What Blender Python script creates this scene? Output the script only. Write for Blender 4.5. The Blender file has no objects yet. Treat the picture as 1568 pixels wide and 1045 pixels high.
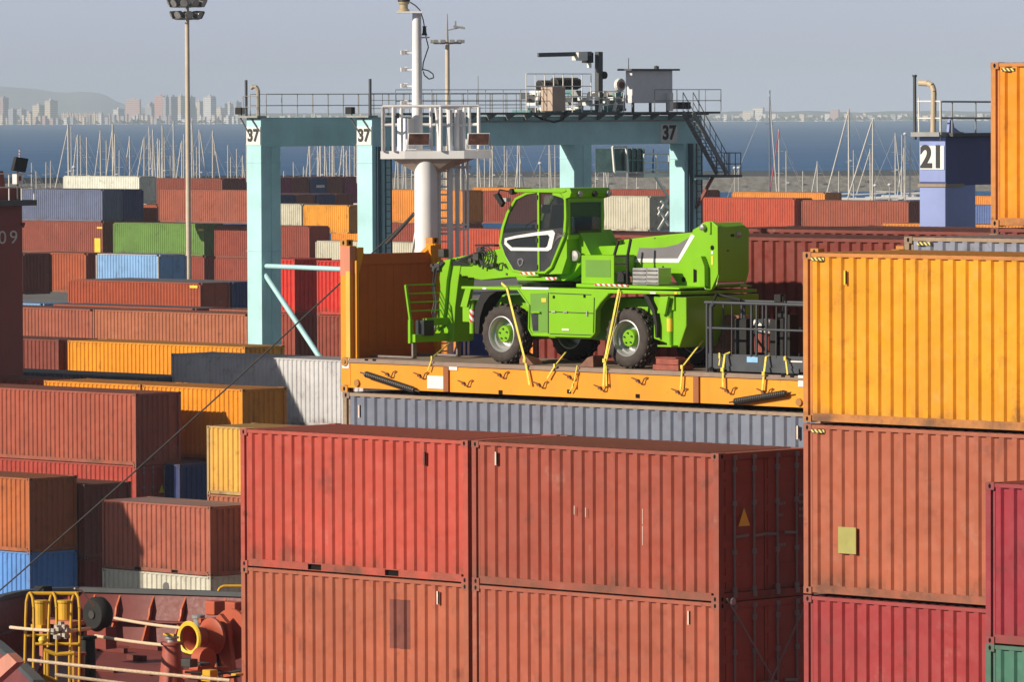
import bpy, math, random
from mathutils import Vector, Matrix
random.seed(7)
SC = bpy.context.scene
COL = SC.collection
# ---- the camera's own geometry, used only to work out where things stand ----
F, YH, ROLL, HC = 8957.0, 168.0, 0.0042, 20.0
TILT = math.atan((522.5 - YH) / F)
CR, SR, CT, ST = math.cos(ROLL), math.sin(ROLL), math.cos(TILT), math.sin(TILT)
TH = math.radians(44.9)
D_ = (-math.cos(TH), math.sin(TH))      # along the container rows, away to the left
E_ = (math.sin(TH), math.cos(TH))       # across the rows, away to the right

def ray(px, py):
    u2, v2 = px - 784.0, py - 522.5
    u, v = u2 * CR - v2 * SR, u2 * SR + v2 * CR
    return (u / F, CT + (-v / F) * ST, -ST + (-v / F) * CT)
def at(px, py, s):                       # world point whose scale is s px/m
    r = ray(px, py); k = F / s
    return (r[0] * k, r[1] * k, HC + r[2] * k)
def atz(px, py, z):
    r = ray(px, py); k = (z - HC) / r[2]
    return (r[0] * k, r[1] * k, z)
O0 = (-5.098, 109.447)                   # ship frame origin (left corner of the front stack)
def sh(a, b, z=0.0):                     # ship frame -> world
    return (O0[0] - D_[0] * a + E_[0] * b, O0[1] - D_[1] * a + E_[1] * b, z)
def inv_frame(x, y, o=O0):
    rx, ry = x - o[0], y - o[1]
    return (-(rx * D_[0] + ry * D_[1]), rx * E_[0] + ry * E_[1])
def tr(px, py, b, o=O0):                 # picture point on the vertical plane b -> (a, z)
    r = ray(px, py)
    k = (b + o[0] * E_[0] + o[1] * E_[1]) / (r[0] * E_[0] + r[1] * E_[1])
    a, _ = inv_frame(r[0] * k, r[1] * k, o)
    return (a, HC + r[2] * k)
def tra(px, py, a, o=O0):                # picture point on the vertical plane a -> (b, z)
    r = ray(px, py)
    k = (-a + o[0] * D_[0] + o[1] * D_[1]) / (r[0] * D_[0] + r[1] * D_[1])
    _, b = inv_frame(r[0] * k, r[1] * k, o)
    return (b, HC + r[2] * k)
def proj(x, y, z):
    z = z - HC
    fy = y * CT - z * ST; uy = y * ST + z * CT
    u, v = F * x / fy, -F * uy / fy
    return (784 + u * CR + v * SR, 522.5 - u * SR + v * CR)

# ---- camera ----
cd = bpy.data.cameras.new('camera'); cam = bpy.data.objects.new('camera', cd); COL.objects.link(cam)
cd.sensor_width = 36.0; cd.lens = F / 1568.0 * 36.0
cd.clip_start = 1.0; cd.clip_end = 80000.0
cam.matrix_world = Matrix.Translation((0, 0, HC)) @ Matrix.Rotation(math.pi / 2 - TILT, 4, 'X') @ Matrix.Rotation(-ROLL, 4, 'Z')
SC.camera = cam
# ---- sun and sky ----
SUN_EL, SUN_AZ = math.radians(24.0), math.radians(-116.6)   # azimuth from +Y, clockwise
sdir = Vector((math.sin(SUN_AZ) * math.cos(SUN_EL), math.cos(SUN_AZ) * math.cos(SUN_EL), math.sin(SUN_EL)))
ld = bpy.data.lights.new('sun', 'SUN'); ld.energy = 4.7; ld.angle = math.radians(0.5); ld.color = (1.0, 0.89, 0.74)
lo = bpy.data.objects.new('sun', ld); COL.objects.link(lo)
lo.rotation_euler = sdir.to_track_quat('Z', 'Y').to_euler(); lo.location = sdir * 100
w = bpy.data.worlds.new('World'); SC.world = w; w.use_nodes = True
nt = w.node_tree; nt.nodes.clear()
sky = nt.nodes.new('ShaderNodeTexSky'); sky.sky_type = 'NISHITA'; sky.sun_disc = False
sky.sun_elevation = SUN_EL; sky.sun_rotation = SUN_AZ
sky.air_density = 1.2; sky.dust_density = 0.6; sky.ozone_density = 3.0
hs = nt.nodes.new('ShaderNodeHueSaturation'); hs.inputs['Saturation'].default_value = 0.5; hs.inputs['Value'].default_value = 0.50
bg = nt.nodes.new('ShaderNodeBackground'); bg.inputs['Strength'].default_value = 0.1
wo = nt.nodes.new('ShaderNodeOutputWorld')
# pale hazy band of the sky close to the horizon
wt = nt.nodes.new('ShaderNodeTexCoord'); ws = nt.nodes.new('ShaderNodeSeparateXYZ'); wm = nt.nodes.new('ShaderNodeMapRange'); wx = nt.nodes.new('ShaderNodeMix'); wx.data_type = 'RGBA'
wm.inputs['From Min'].default_value = 0.02; wm.inputs['From Max'].default_value = 0.12; wm.inputs['To Min'].default_value = 0.94; wm.inputs['To Max'].default_value = 0.0; wm.interpolation_type = 'SMOOTHSTEP'
nt.links.new(wt.outputs['Generated'], ws.inputs[0]); nt.links.new(ws.outputs[2], wm.inputs[0]); nt.links.new(wm.outputs[0], wx.inputs[0])
nt.links.new(sky.outputs[0], hs.inputs['Color']); nt.links.new(hs.outputs[0], wx.inputs[6]); wx.inputs[7].default_value = (4.55, 4.85, 6.05, 1)
nt.links.new(wx.outputs[2], bg.inputs[0]); nt.links.new(bg.outputs[0], wo.inputs[0])
SC.view_settings.view_transform = 'Standard'; SC.view_settings.look = 'None'
SC.view_settings.exposure = 0.2; SC.view_settings.gamma = 1.0
SC.cycles.max_bounces = 6; SC.cycles.volume_bounces = 0; SC.cycles.caustics_reflective = False; SC.cycles.caustics_refractive = False

# ---- helpers ----
def lin(c):
    c = c / 255.0
    return c / 12.92 if c <= 0.04045 else ((c + 0.055) / 1.055) ** 2.4
LF = (1.28, 1.16, 1.02)                       # light on a sunlit wall; turns a seen colour into a base colour
def seen(r, g, b):
    return tuple(min(0.86, max(0.004, lin(c) / k)) for c, k in zip((r, g, b), LF))

class MB:
    def __init__(s): s.v = []; s.f = []; s.m = []; s.mi = 0
    def add(s, vs, fs):
        o = len(s.v); s.v += [tuple(p) for p in vs]; s.f += [tuple(i + o for i in f) for f in fs]; s.m += [s.mi] * len(fs); return s
    def box(s, x0, x1, y0, y1, z0, z1):
        return s.add([(x0,y0,z0),(x1,y0,z0),(x1,y1,z0),(x0,y1,z0),(x0,y0,z1),(x1,y0,z1),(x1,y1,z1),(x0,y1,z1)],
                     [(0,3,2,1),(4,5,6,7),(0,1,5,4),(1,2,6,5),(2,3,7,6),(3,0,4,7)])
    def cbox(s, c, d): return s.box(c[0]-d[0]/2, c[0]+d[0]/2, c[1]-d[1]/2, c[1]+d[1]/2, c[2]-d[2]/2, c[2]+d[2]/2)
    def prism(s, pts, y0, y1):               # polygon in x,z extruded along y
        n = len(pts)
        return s.add([(p[0], y0, p[1]) for p in pts] + [(p[0], y1, p[1]) for p in pts],
                     [tuple(range(n)), tuple(range(2*n-1, n-1, -1))] + [(i, i+n, (i+1) % n + n, (i+1) % n) for i in range(n)])
    def prismx(s, pts, x0, x1):              # polygon in y,z extruded along x
        n = len(pts)
        return s.add([(x0, p[0], p[1]) for p in pts] + [(x1, p[0], p[1]) for p in pts],
                     [tuple(range(n)), tuple(range(2*n-1, n-1, -1))] + [(i, i+n, (i+1) % n + n, (i+1) % n) for i in range(n)])
    def prismz(s, pts, z0, z1):
        n = len(pts)
        return s.add([(p[0], p[1], z0) for p in pts] + [(p[0], p[1], z1) for p in pts],
                     [tuple(range(n)), tuple(range(2*n-1, n-1, -1))] + [(i, i+n, (i+1) % n + n, (i+1) % n) for i in range(n)])
    def ring(s, outer, inner, y0, y1):       # frame between two outlines with equal point counts, x,z plane
        n = len(outer)
        vs = [(p[0], y0, p[1]) for p in outer] + [(p[0], y0, p[1]) for p in inner] + [(p[0], y1, p[1]) for p in outer] + [(p[0], y1, p[1]) for p in inner]
        fs = []
        for i in range(n):
            j = (i + 1) % n
            fs += [(i, j, n+j, n+i), (2*n+i, 3*n+i, 3*n+j, 2*n+j), (i, 2*n+i, 2*n+j, j), (n+i, n+j, 3*n+j, 3*n+i)]
        return s.add(vs, fs)
    def tube(s, p0, p1, r, n=8, r1=None, cap=True):
        p0, p1 = Vector(p0), Vector(p1); r1 = r if r1 is None else r1
        d = (p1 - p0)
        if d.length < 1e-6: return s
        q = d.normalized().to_track_quat('Z', 'Y'); X = q @ Vector((1,0,0)); Y = q @ Vector((0,1,0))
        vs = [p0 + (X*math.cos(2*math.pi*i/n) + Y*math.sin(2*math.pi*i/n))*r for i in range(n)] + \
             [p1 + (X*math.cos(2*math.pi*i/n) + Y*math.sin(2*math.pi*i/n))*r1 for i in range(n)]
        fs = [(i, (i+1) % n, (i+1) % n + n, i+n) for i in range(n)]
        if cap: fs += [tuple(range(n-1, -1, -1)), tuple(range(n, 2*n))]
        return s.add(vs, fs)
    def path(s, pts, r, n=6):
        for a, b in zip(pts, pts[1:]): s.tube(a, b, r, n)
        return s
    def beam(s, p0, p1, w, h, up=(0,0,1)):
        p0, p1 = Vector(p0), Vector(p1); d = (p1-p0).normalized(); up = Vector(up)
        X = d.cross(up)
        if X.length < 1e-4: X = d.cross(Vector((1,0,0)))
        X.normalize(); Z = X.cross(d)
        vs = []
        for p in (p0, p1):
            for a, b in ((-1,-1),(1,-1),(1,1),(-1,1)): vs.append(p + X*a*w/2 + Z*b*h/2)
        return s.add(vs, [(0,1,2,3),(7,6,5,4),(0,4,5,1),(1,5,6,2),(2,6,7,3),(3,7,4,0)])
    def lathe(s, prof, c=(0,0,0), axis='z', n=24, cap=True):      # profile of (radius, height)
        vs = []; m = len(prof)
        for r, h in prof:
            for i in range(n):
                t = 2*math.pi*i/n; a, b = r*math.cos(t), r*math.sin(t)
                p = (a, b, h) if axis == 'z' else ((a, h, b) if axis == 'y' else (h, a, b))
                vs.append((p[0]+c[0], p[1]+c[1], p[2]+c[2]))
        fs = [(j*n+i, j*n+(i+1) % n, (j+1)*n+(i+1) % n, (j+1)*n+i) for j in range(m-1) for i in range(n)]
        if cap and prof[0][0] > 1e-4: fs.append(tuple(range(n-1, -1, -1)))
        if cap and prof[-1][0] > 1e-4: fs.append(tuple(range((m-1)*n, m*n)))
        return s.add(vs, fs)
    def mesh(s, name, mats, smooth=False, fix=True):
        me = bpy.data.meshes.new(name); me.from_pydata(s.v, [], s.f)
        for m in (mats if isinstance(mats, (list, tuple)) else [mats]): me.materials.append(m)
        for i, p in enumerate(me.polygons): p.material_index = s.m[i]
        if fix:
            import bmesh
            bm = bmesh.new(); bm.from_mesh(me); bmesh.ops.recalc_face_normals(bm, faces=bm.faces); bm.to_mesh(me); bm.free()
        if smooth:
            me.polygons.foreach_set('use_smooth', [True]*len(me.polygons))
            me.set_sharp_from_angle(angle=math.radians(40))
        me.update(); return me
    def build(s, name, mats, parent=None, color=None, smooth=False, bevel=0, label=None):
        return link(name, s.mesh(name, mats, smooth), parent, color, bevel, label)

def link(name, me, parent=None, color=None, bevel=0, label=None):
    o = bpy.data.objects.new(name, me); COL.objects.link(o)
    if parent: o.parent = parent
    if color: o.color = (*color, 1.0)
    elif parent is not None: o.color = parent.color
    if label: o['label'] = label
    if bevel:
        md = o.modifiers.new('bevel', 'BEVEL'); md.width = bevel; md.segments = 2; md.limit_method = 'ANGLE'; md.angle_limit = math.radians(35)
        md.harden_normals = True; me.polygons.foreach_set('use_smooth', [True]*len(me.polygons))
    return o
def empty(name, loc, rz=0.0, color=None):
    o = bpy.data.objects.new(name, None); COL.objects.link(o); o.location = loc; o.rotation_euler = (0, 0, rz); o.empty_display_size = 0.5
    if color: o.color = (*color, 1.0)
    return o
def tag(o, label=None, cat=None, group=None, kind=None):
    if label: o['label'] = label
    if cat: o['category'] = cat
    if group: o['group'] = group
    if kind: o['kind'] = kind
    return o
RZ = math.atan2(-D_[1], -D_[0])               # rotation of every frame that follows the container rows

# ---- materials ----
def newmat(name):
    m = bpy.data.materials.new(name); m.use_nodes = True
    return m, m.node_tree, m.node_tree.nodes['Principled BSDF']
def N(t, ty, **kw):
    n = t.nodes.new(ty)
    for k, v in kw.items():
        if k in n.inputs: n.inputs[k].default_value = v
        else: setattr(n, k, v)
    return n
def mixc(t, fac, a, b, mode='MIX'):
    n = t.nodes.new('ShaderNodeMix'); n.data_type = 'RGBA'; n.blend_type = mode
    for sock, v in ((n.inputs[0], fac), (n.inputs[6], a), (n.inputs[7], b)):
        if hasattr(v, 'is_linked'): t.links.new(v, sock)
        elif isinstance(v, (int, float)): sock.default_value = v
        else: sock.default_value = (*v, 1)
    return n.outputs[2]
def noise(t, vec, scale, detail=4, rough=0.6):
    n = N(t, 'ShaderNodeTexNoise', Scale=scale, Detail=detail, Roughness=rough); t.links.new(vec, n.inputs['Vector']); return n.outputs['Fac']
def ramp(t, fac, p0, p1, c0=0.0, c1=1.0):
    n = N(t, 'ShaderNodeMapRange'); n.inputs['From Min'].default_value = p0; n.inputs['From Max'].default_value = p1
    n.inputs['To Min'].default_value = c0; n.inputs['To Max'].default_value = c1; t.links.new(fac, n.inputs['Value']); return n.outputs[0]
def objvec(t, scale=(1,1,1)):
    tc = N(t, 'ShaderNodeTexCoord'); oi = N(t, 'ShaderNodeObjectInfo')
    mu = N(t, 'ShaderNodeMath', operation='MULTIPLY'); t.links.new(oi.outputs['Random'], mu.inputs[0]); mu.inputs[1].default_value = 57.0
    mp = N(t, 'ShaderNodeMapping'); mp.inputs['Scale'].default_value = scale
    ad = N(t, 'ShaderNodeVectorMath', operation='ADD'); t.links.new(tc.outputs['Object'], ad.inputs[0]); t.links.new(mu.outputs[0], ad.inputs[1])
    t.links.new(ad.outputs[0], mp.inputs['Vector']); return mp.outputs[0], oi
def weathered(name, rust=0.5, dirt=0.5, rough=0.55, dull=0.0, fixed=None, spec=0.35, streaks=True, edge=False):
    m, t, b = newmat(name)
    v, oi = objvec(t)
    vs, _ = objvec(t, (1.0, 1.0, 0.12))
    col = oi.outputs['Color']
    if fixed: c = N(t, 'ShaderNodeRGB'); c.outputs[0].default_value = (*fixed, 1); col = c.outputs[0]
    n1 = noise(t, v, 0.55, 3); n2 = noise(t, vs, 5.0, 5, 0.7); n3 = noise(t, v, 9.0, 4, 0.65); n4 = noise(t, v, 2.2, 6, 0.75)
    hsv = N(t, 'ShaderNodeHueSaturation'); t.links.new(col, hsv.inputs['Color'])
    t.links.new(ramp(t, n1, 0.3, 0.7, 0.88, 1.12), hsv.inputs['Value'])
    c = hsv.outputs[0]
    if streaks: c = mixc(t, ramp(t, n2, 0.52, 0.78, 0, 0.35*dirt), c, (0.10, 0.075, 0.055))
    if streaks: c = mixc(t, ramp(t, n2, 0.30, 0.15, 0, 0.16*dirt), c, (0.50, 0.42, 0.35))
    c = mixc(t, ramp(t, n4, 0.62, 0.72, 0, 0.75*rust), c, (0.085, 0.035, 0.018))
    c = mixc(t, ramp(t, n3, 0.2, 0.8, 0, 0.22*dirt), c, (0.16, 0.12, 0.09))
    if edge:                                  # rust runs and scuffs, denser towards the rails
        v3, _ = objvec(t, (1.0, 1.0, 0.05)); n5 = noise(t, v3, 3.2, 6, 0.8); n6 = noise(t, v, 1.3, 5, 0.7)
        tc = N(t, 'ShaderNodeTexCoord'); sp = N(t, 'ShaderNodeSeparateXYZ'); t.links.new(tc.outputs['Object'], sp.inputs[0])
        ez = ramp(t, sp.outputs[2], 0.45, 0.1, 0, 1); mu = N(t, 'ShaderNodeMath', operation='MULTIPLY'); t.links.new(ez, mu.inputs[0]); t.links.new(ramp(t, n6, 0.42, 0.62, 0, 0.7), mu.inputs[1])
        c = mixc(t, mu.outputs[0], c, (0.13, 0.065, 0.035))
        c = mixc(t, ramp(t, n5, 0.60, 0.74, 0, 0.75*rust), c, (0.17, 0.065, 0.03))
        c = mixc(t, ramp(t, n6, 0.57, 0.70, 0, 0.38), c, (0.07, 0.035, 0.028))
        c = mixc(t, ramp(t, n6, 0.38, 0.27, 0, 0.13), c, (0.55, 0.46, 0.38))
    if dull: c = mixc(t, dull, c, (0.15, 0.10, 0.08))
    t.links.new(c, b.inputs['Base Color'])
    t.links.new(ramp(t, n3, 0.2, 0.8, rough-0.1, rough+0.15), b.inputs['Roughness'])
    b.inputs['Specular IOR Level'].default_value = spec
    bp = N(t, 'ShaderNodeBump', Strength=0.25, Distance=0.01); t.links.new(n3, bp.inputs['Height'])
    if edge:
        nd = noise(t, v, 1.6, 2, 0.5); b2 = N(t, 'ShaderNodeBump', Strength=0.8, Distance=0.07); t.links.new(nd, b2.inputs['Height']); t.links.new(bp.outputs[0], b2.inputs['Normal']); t.links.new(b2.outputs[0], b.inputs['Normal'])
    else: t.links.new(bp.outputs[0], b.inputs['Normal'])
    return m
def plain(name, rgb, rough=0.5, metal=0.0, var=0.15, scale=3.0, spec=0.5, emit=None):
    m, t, b = newmat(name)
    v, _ = objvec(t); n = noise(t, v, scale, 4)
    c = mixc(t, ramp(t, n, 0.3, 0.7, 0, 1), tuple(x*(1-var) for x in rgb), tuple(min(1, x*(1+var)) for x in rgb))
    t.links.new(c, b.inputs['Base Color']); t.links.new(ramp(t, n, 0.3, 0.7, rough*0.85, min(1, rough*1.15)), b.inputs['Roughness'])
    b.inputs['Metallic'].default_value = metal; b.inputs['Specular IOR Level'].default_value = spec
    return m
M_PAINT = weathered('container_paint', 0.45, 0.6, 0.5, edge=True)
M_FRAME = weathered('container_frame', 1.0, 1.0, 0.6, edge=True, dull=0.08)
M_ROOF = weathered('container_roof', 0.8, 1.0, 0.75, dull=0.45, spec=0.2)
M_STEEL = weathered('painted_steel', 0.25, 0.35, 0.45)
M_SHIP = weathered('ship_paint', 0.7, 0.7, 0.5)
M_DARK = plain('dark_opening', (0.012, 0.010, 0.009), 0.9, spec=0.1)
M_BLACK = plain('black_rubber', (0.022, 0.021, 0.020), 0.75, var=0.3, spec=0.3)
M_GREYM = plain('galvanised_metal', (0.42, 0.41, 0.40), 0.45, 0.6)
M_WHITE = weathered('white_paint', 0.12, 0.25, 0.4, fixed=(0.82, 0.81, 0.80))
M_ROD = plain('rod_metal', (0.25, 0.22, 0.21), 0.5, 0.4)
M_SIGN = plain('white_sign', (0.78, 0.77, 0.72), 0.5, var=0.05)
M_INK = plain('black_lettering', (0.03, 0.03, 0.03), 0.6)
M_WINK = plain('white_lettering', (0.62, 0.60, 0.56), 0.6)
def stripes(name, c0, c1, scale, ang=0.8):
    m, t, b = newmat(name); tc = N(t, 'ShaderNodeTexCoord'); mp = N(t, 'ShaderNodeMapping'); mp.inputs['Rotation'].default_value = (0, ang, 0)
    wv = N(t, 'ShaderNodeTexWave', Scale=scale); wv.bands_direction = 'X'
    t.links.new(tc.outputs['Object'], mp.inputs[0]); t.links.new(mp.outputs[0], wv.inputs['Vector'])
    t.links.new(mixc(t, ramp(t, wv.outputs['Fac'], 0.47, 0.53), c0, c1), b.inputs['Base Color']); b.inputs['Roughness'].default_value = 0.5
    return m
M_HAZ = stripes('black_yellow_stripes', (0.05, 0.04, 0.03), (0.66, 0.60, 0.16), 5.0)
M_RW = stripes('red_white_stripes', (0.55, 0.04, 0.03), (0.75, 0.74, 0.72), 3.4)
def text(txt, size, loc, rot, mat, parent, name='number', bold=0.0, sx=1.0, sp=1.0):
    cu = bpy.data.curves.new(name, 'FONT'); cu.body = txt; cu.size = size; cu.align_x = 'CENTER'; cu.align_y = 'CENTER'
    cu.extrude = 0.006; cu.offset = bold; cu.materials.append(mat)
    cu.space_character = sp
    tmp = bpy.data.objects.new('tmp', cu); COL.objects.link(tmp); bpy.context.view_layer.update()
    me = bpy.data.meshes.new_from_object(tmp.evaluated_get(bpy.context.evaluated_depsgraph_get())); bpy.data.objects.remove(tmp)
    for v in me.vertices: v.co.x *= sx
    me.name = name; o = bpy.data.objects.new(name, me); COL.objects.link(o); o.parent = parent; o.location = loc; o.rotation_euler = rot
    return o

# ---- container kit: x along the sunlit side, y across, z up, origin at the middle of the base ----
W_ = 2.438
CLEN = {'10': 2.991, '20': 6.058, '40': 12.192}
KIT = {}
def corr_x(mb, x0, x1, yo, yi, z0, z1, pitch, flat, step, tail=0.0):
    """trapezoid corrugation running along x; yo outer plane, yi inner plane"""
    xs = [(x0, yi)]; x = x0 + tail
    if tail: xs.append((x, yi))
    while x + pitch <= x1 - 0.01:
        xs += [(x+step, yo), (x+step+flat, yo), (x+2*step+flat, yi), (x+pitch, yi)]; x += pitch
    xs.append((x1, yi))
    vs = [(a, b, z0) for a, b in xs] + [(a, b, z1) for a, b in xs]; n = len(xs)
    mb.add(vs, [(i, i+1, i+1+n, i+n) for i in range(n-1)])
def corr_y(mb, y0, y1, xo, xi, z0, z1, pitch, flat, step):
    ys = [(y0, xi)]; y = y0
    while y + pitch <= y1 - 0.01:
        ys += [(y+step, xo), (y+step+flat, xo), (y+2*step+flat, xi), (y+pitch, xi)]; y += pitch
    ys.append((y1, xi)); n = len(ys)
    mb.add([(b, a, z0) for a, b in ys] + [(b, a, z1) for a, b in ys], [(i, i+1, i+1+n, i+n) for i in range(n-1)])
def kit(Ls, H, pockets):
    key = (Ls, H, pockets)
    if key in KIT: return KIT[key]
    L = CLEN[Ls]; h = L/2; w = W_/2; k = {}
    n = round((L-0.34)/0.2785); pit = (L-0.36)/n
    mb = MB(); corr_x(mb, -h+0.165, h-0.165, -w+0.014, -w+0.058, 0.15, H-0.055, pit, pit*0.38, pit*0.13)
    k['side'] = mb.mesh('side_panel', M_PAINT)
    mb = MB(); corr_x(mb, -h+0.165, h-0.165, w-0.014, w-0.058, 0.15, H-0.055, pit, pit*0.38, pit*0.13)
    k['back'] = mb.mesh('side_panel', M_PAINT)
    mb = MB(); corr_y(mb, -w+0.13, w-0.13, h-0.02, h-0.07, 0.15, H-0.1, 0.2722, 0.10, 0.036); k['end'] = mb.mesh('end_wall', M_PAINT)
    mb = MB(); corr_y(mb, -w+0.13, w-0.13, -h+0.02, -h+0.07, 0.15, H-0.1, 0.2722, 0.10, 0.036); k['end0'] = mb.mesh('end_wall', M_PAINT)
    # roof: cross corrugation
    xs = [-h+0.12]; zs = [H-0.02]; x = -h+0.22
    while x + 0.209 < h-0.2:
        xs += [x, x+0.03, x+0.12, x+0.15]; zs += [H-0.028, H-0.006, H-0.006, H-0.028]; x += 0.209
    xs.append(h-0.12); zs.append(H-0.02); n = len(xs); mb = MB()
    mb.add([(a, -w+0.05, b) for a, b in zip(xs, zs)] + [(a, w-0.05, b) for a, b in zip(xs, zs)], [(i, i+1, i+1+n, i+n) for i in range(n-1)])
    k['roof'] = mb.mesh('roof_panel', M_ROOF)
    # frame: posts, rails
    mb = MB()
    for sx in (-1, 1):
        for sy in (-1, 1):
            mb.box(*sorted((sx*h, sx*(h-0.105))), *sorted((sy*w, sy*(w-0.135))), 0.118, H-0.118)
            mb.box(*sorted((sx*(h-0.105), sx*(h-0.165))), *sorted((sy*(w-0.045), sy*(w-0.07))), 0.118, H-0.118)
        mb.box(*sorted((sx*(h-0.012), sx*(h-0.12))), -w+0.16, w-0.16, 0.008, 0.15)
        mb.box(*sorted((sx*(h-0.012), sx*(h-0.12))), -w+0.16, w-0.16, H-0.125, H-0.012)
    for sy in (-1, 1):
        ylo, yhi = sorted((sy*(w-0.006), sy*(w-0.056)))
        mb.box(-h+0.17, h-0.17, ylo, yhi, H-0.075, H-0.012)
        segs = [(-h+0.19, h-0.19)]
        if pockets: segs = [(-h+0.19, -1.21), (-0.85, 0.85), (1.21, h-0.19)]
        for a, b in segs:
            mb.box(a, b, *sorted((sy*(w-0.010), sy*(w-0.05))), 0.022, 0.158)
        if pockets:
            for px in (-1.03, 1.03):
                mb.box(px-0.18, px+0.18, *sorted((sy*(w-0.012), sy*(w-0.05))), 0.140, 0.158)
                mb.box(px-0.18, px+0.18, *sorted((sy*(w-0.012), sy*(w-0.05))), 0.022, 0.034)
    mb.mi = 1; mb.box(-h+0.17, h-0.17, -w+0.08, w-0.08, 0.03, 0.13)
    k['frame'] = mb.mesh('frame', [M_FRAME, M_DARK])
    # corner casting with its slots
    def casting(sx, sy, sz):
        mb = MB(); cx, cy = sx*h, sy*w; z0 = 0 if sz < 0 else H-0.118
        mb.box(*sorted((cx+sx*0.004, cx-sx*0.178)), *sorted((cy+sy*0.004, cy-sy*0.162)), z0, z0+0.118)
        mb.mi = 1; zc = z0 + 0.059
        pts = [(0.028*math.cos(t), 0.040*math.sin(t)) for t in [i*math.pi/5 for i in range(10)]]
        q = [(cx-sx*0.089+a, cy+sy*0.006, zc+b) for a, b in pts]; mb.add(q, [tuple(range(10))])
        q = [(cx+sx*0.006, cy-sy*0.085+a, zc+b) for a, b in pts]; mb.add(q, [tuple(range(10))])
        return mb.mesh('corner_casting', [M_CAST, M_DARK])
    k['cast'] = [casting(a, b, c) for a in (-1, 1) for b in (-1, 1) for c in (-1, 1)]
    # doors at the right end
    for i, sy in enumerate((-1, 1)):
        mb = MB(); y0, y1 = (-w+0.14, -0.012) if sy < 0 else (0.012, w-0.14)
        mb.box(h-0.075, h-0.05, y0, y1, 0.16, H-0.13)
        z = 0.22
        while z < H-0.4:                                  # shallow horizontal pressings
            mb.box(h-0.0505, h-0.036, y0+0.07, y1-0.07, z, z+0.36); z += 0.47
        k['leaf%d' % i] = mb.mesh('door', M_PAINT)
        k['hinge%d' % i] = [MB().box(h-0.045, h+0.004, *sorted((sy*(w-0.10), sy*(w-0.17))), hz, hz+0.11).mesh('hinge', M_PAINT) for hz in (0.35, 0.95, 1.55, H-0.45)]
        rods = []
        for ry in (sy*0.30, sy*0.80):
            mb = MB(); mb.tube((h-0.012, ry, 0.10), (h-0.012, ry, H-0.08), 0.021, 8)
            for zz in (0.2, 0.85, 1.7, H-0.3): mb.cbox((h-0.018, ry, zz), (0.045, 0.10, 0.09))
            mb.cbox((h-0.012, ry, 0.11), (0.06, 0.09, 0.10)); mb.cbox((h-0.012, ry, H-0.09), (0.06, 0.09, 0.08))
            mb.beam((h+0.008, ry, 1.12), (h+0.008, ry-sy*0.34, 1.14), 0.014, 0.045)
            rods.append(mb.mesh('lock_rod', M_ROD))
        k['rods%d' % i] = rods
    KIT[key] = k
    return k
M_CAST = weathered('casting_paint', 1.0, 1.0, 0.6, dull=0.35)
PAL = {
 'white': seen(246,238,212), 'cream': seen(222,208,176), 'cream2': seen(228,214,186), 'offwhite': seen(224,214,204),
 'brown': seen(142,64,44), 'redbrown': seen(156,65,44), 'brownred': seen(156,74,54), 'pinkbrown': seen(172,89,63), 'rust': seen(182,85,47),
 'bluegrey': seen(110,117,140), 'navy': seen(49,65,111), 'green': seen(112,149,63), 'lightblue': seen(145,185,221), 'blue': seen(103,155,215), 'blue2': seen(95,115,163),
 'yellow': seen(255,168,44), 'yellow2': seen(248,147,33), 'yellow3': seen(255,158,12), 'yellow4': seen(255,154,4), 'paleyellow': seen(246,180,73),
 'orange': seen(241,145,46), 'orangered': seen(177,73,36), 'orangered2': seen(202,76,44), 'orangetan': seen(200,105,50), 'tan': seen(187,106,69), 'tan2': seen(165,78,50),
 'brick': seen(139,61,45), 'slate': seen(83,91,103), 'pinkred': seen(182,87,61), 'red2': seen(187,67,50), 'darkred': seen(134,31,23),
 'dustypink': seen(185,96,71), 'brightred': seen(228,45,31), 'maroon': seen(134,49,37), 'frontred': seen(205,80,60), 'frontbrown': seen(172,78,55),
 'frontbrown2': seen(188,98,66), 'frontbrown3': seen(181,91,64), 'bigyellow': seen(255,166,16), 'bigbrown': seen(188,99,66), 'greyblue': seen(149,151,161), 'deepred': seen(172,55,55), 'teal': seen(69,120,95), 'wine': seen(166,42,55),
 'topyellow': seen(255,152,4), 'magenta': seen(156,39,84), 'greyline': seen(126,130,140),
}
PLACED = {}
GREY_ = seen(150, 150, 150); TAN_ = seen(176, 148, 118)
ROOFS = {'f': GREY_, 'fb': GREY_, 'fg': seen(120, 122, 130), 'i0': seen(150, 146, 140), 'qr': GREY_, 'o': seen(200, 160, 150)}
FRAMES = {'s_r1': TAN_, 'lb': seen(200, 190, 180), 's_a0': seen(226, 140, 60), 's_b2': seen(226, 140, 60), 's_b1': TAN_, 'q': seen(214, 170, 100)}
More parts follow.
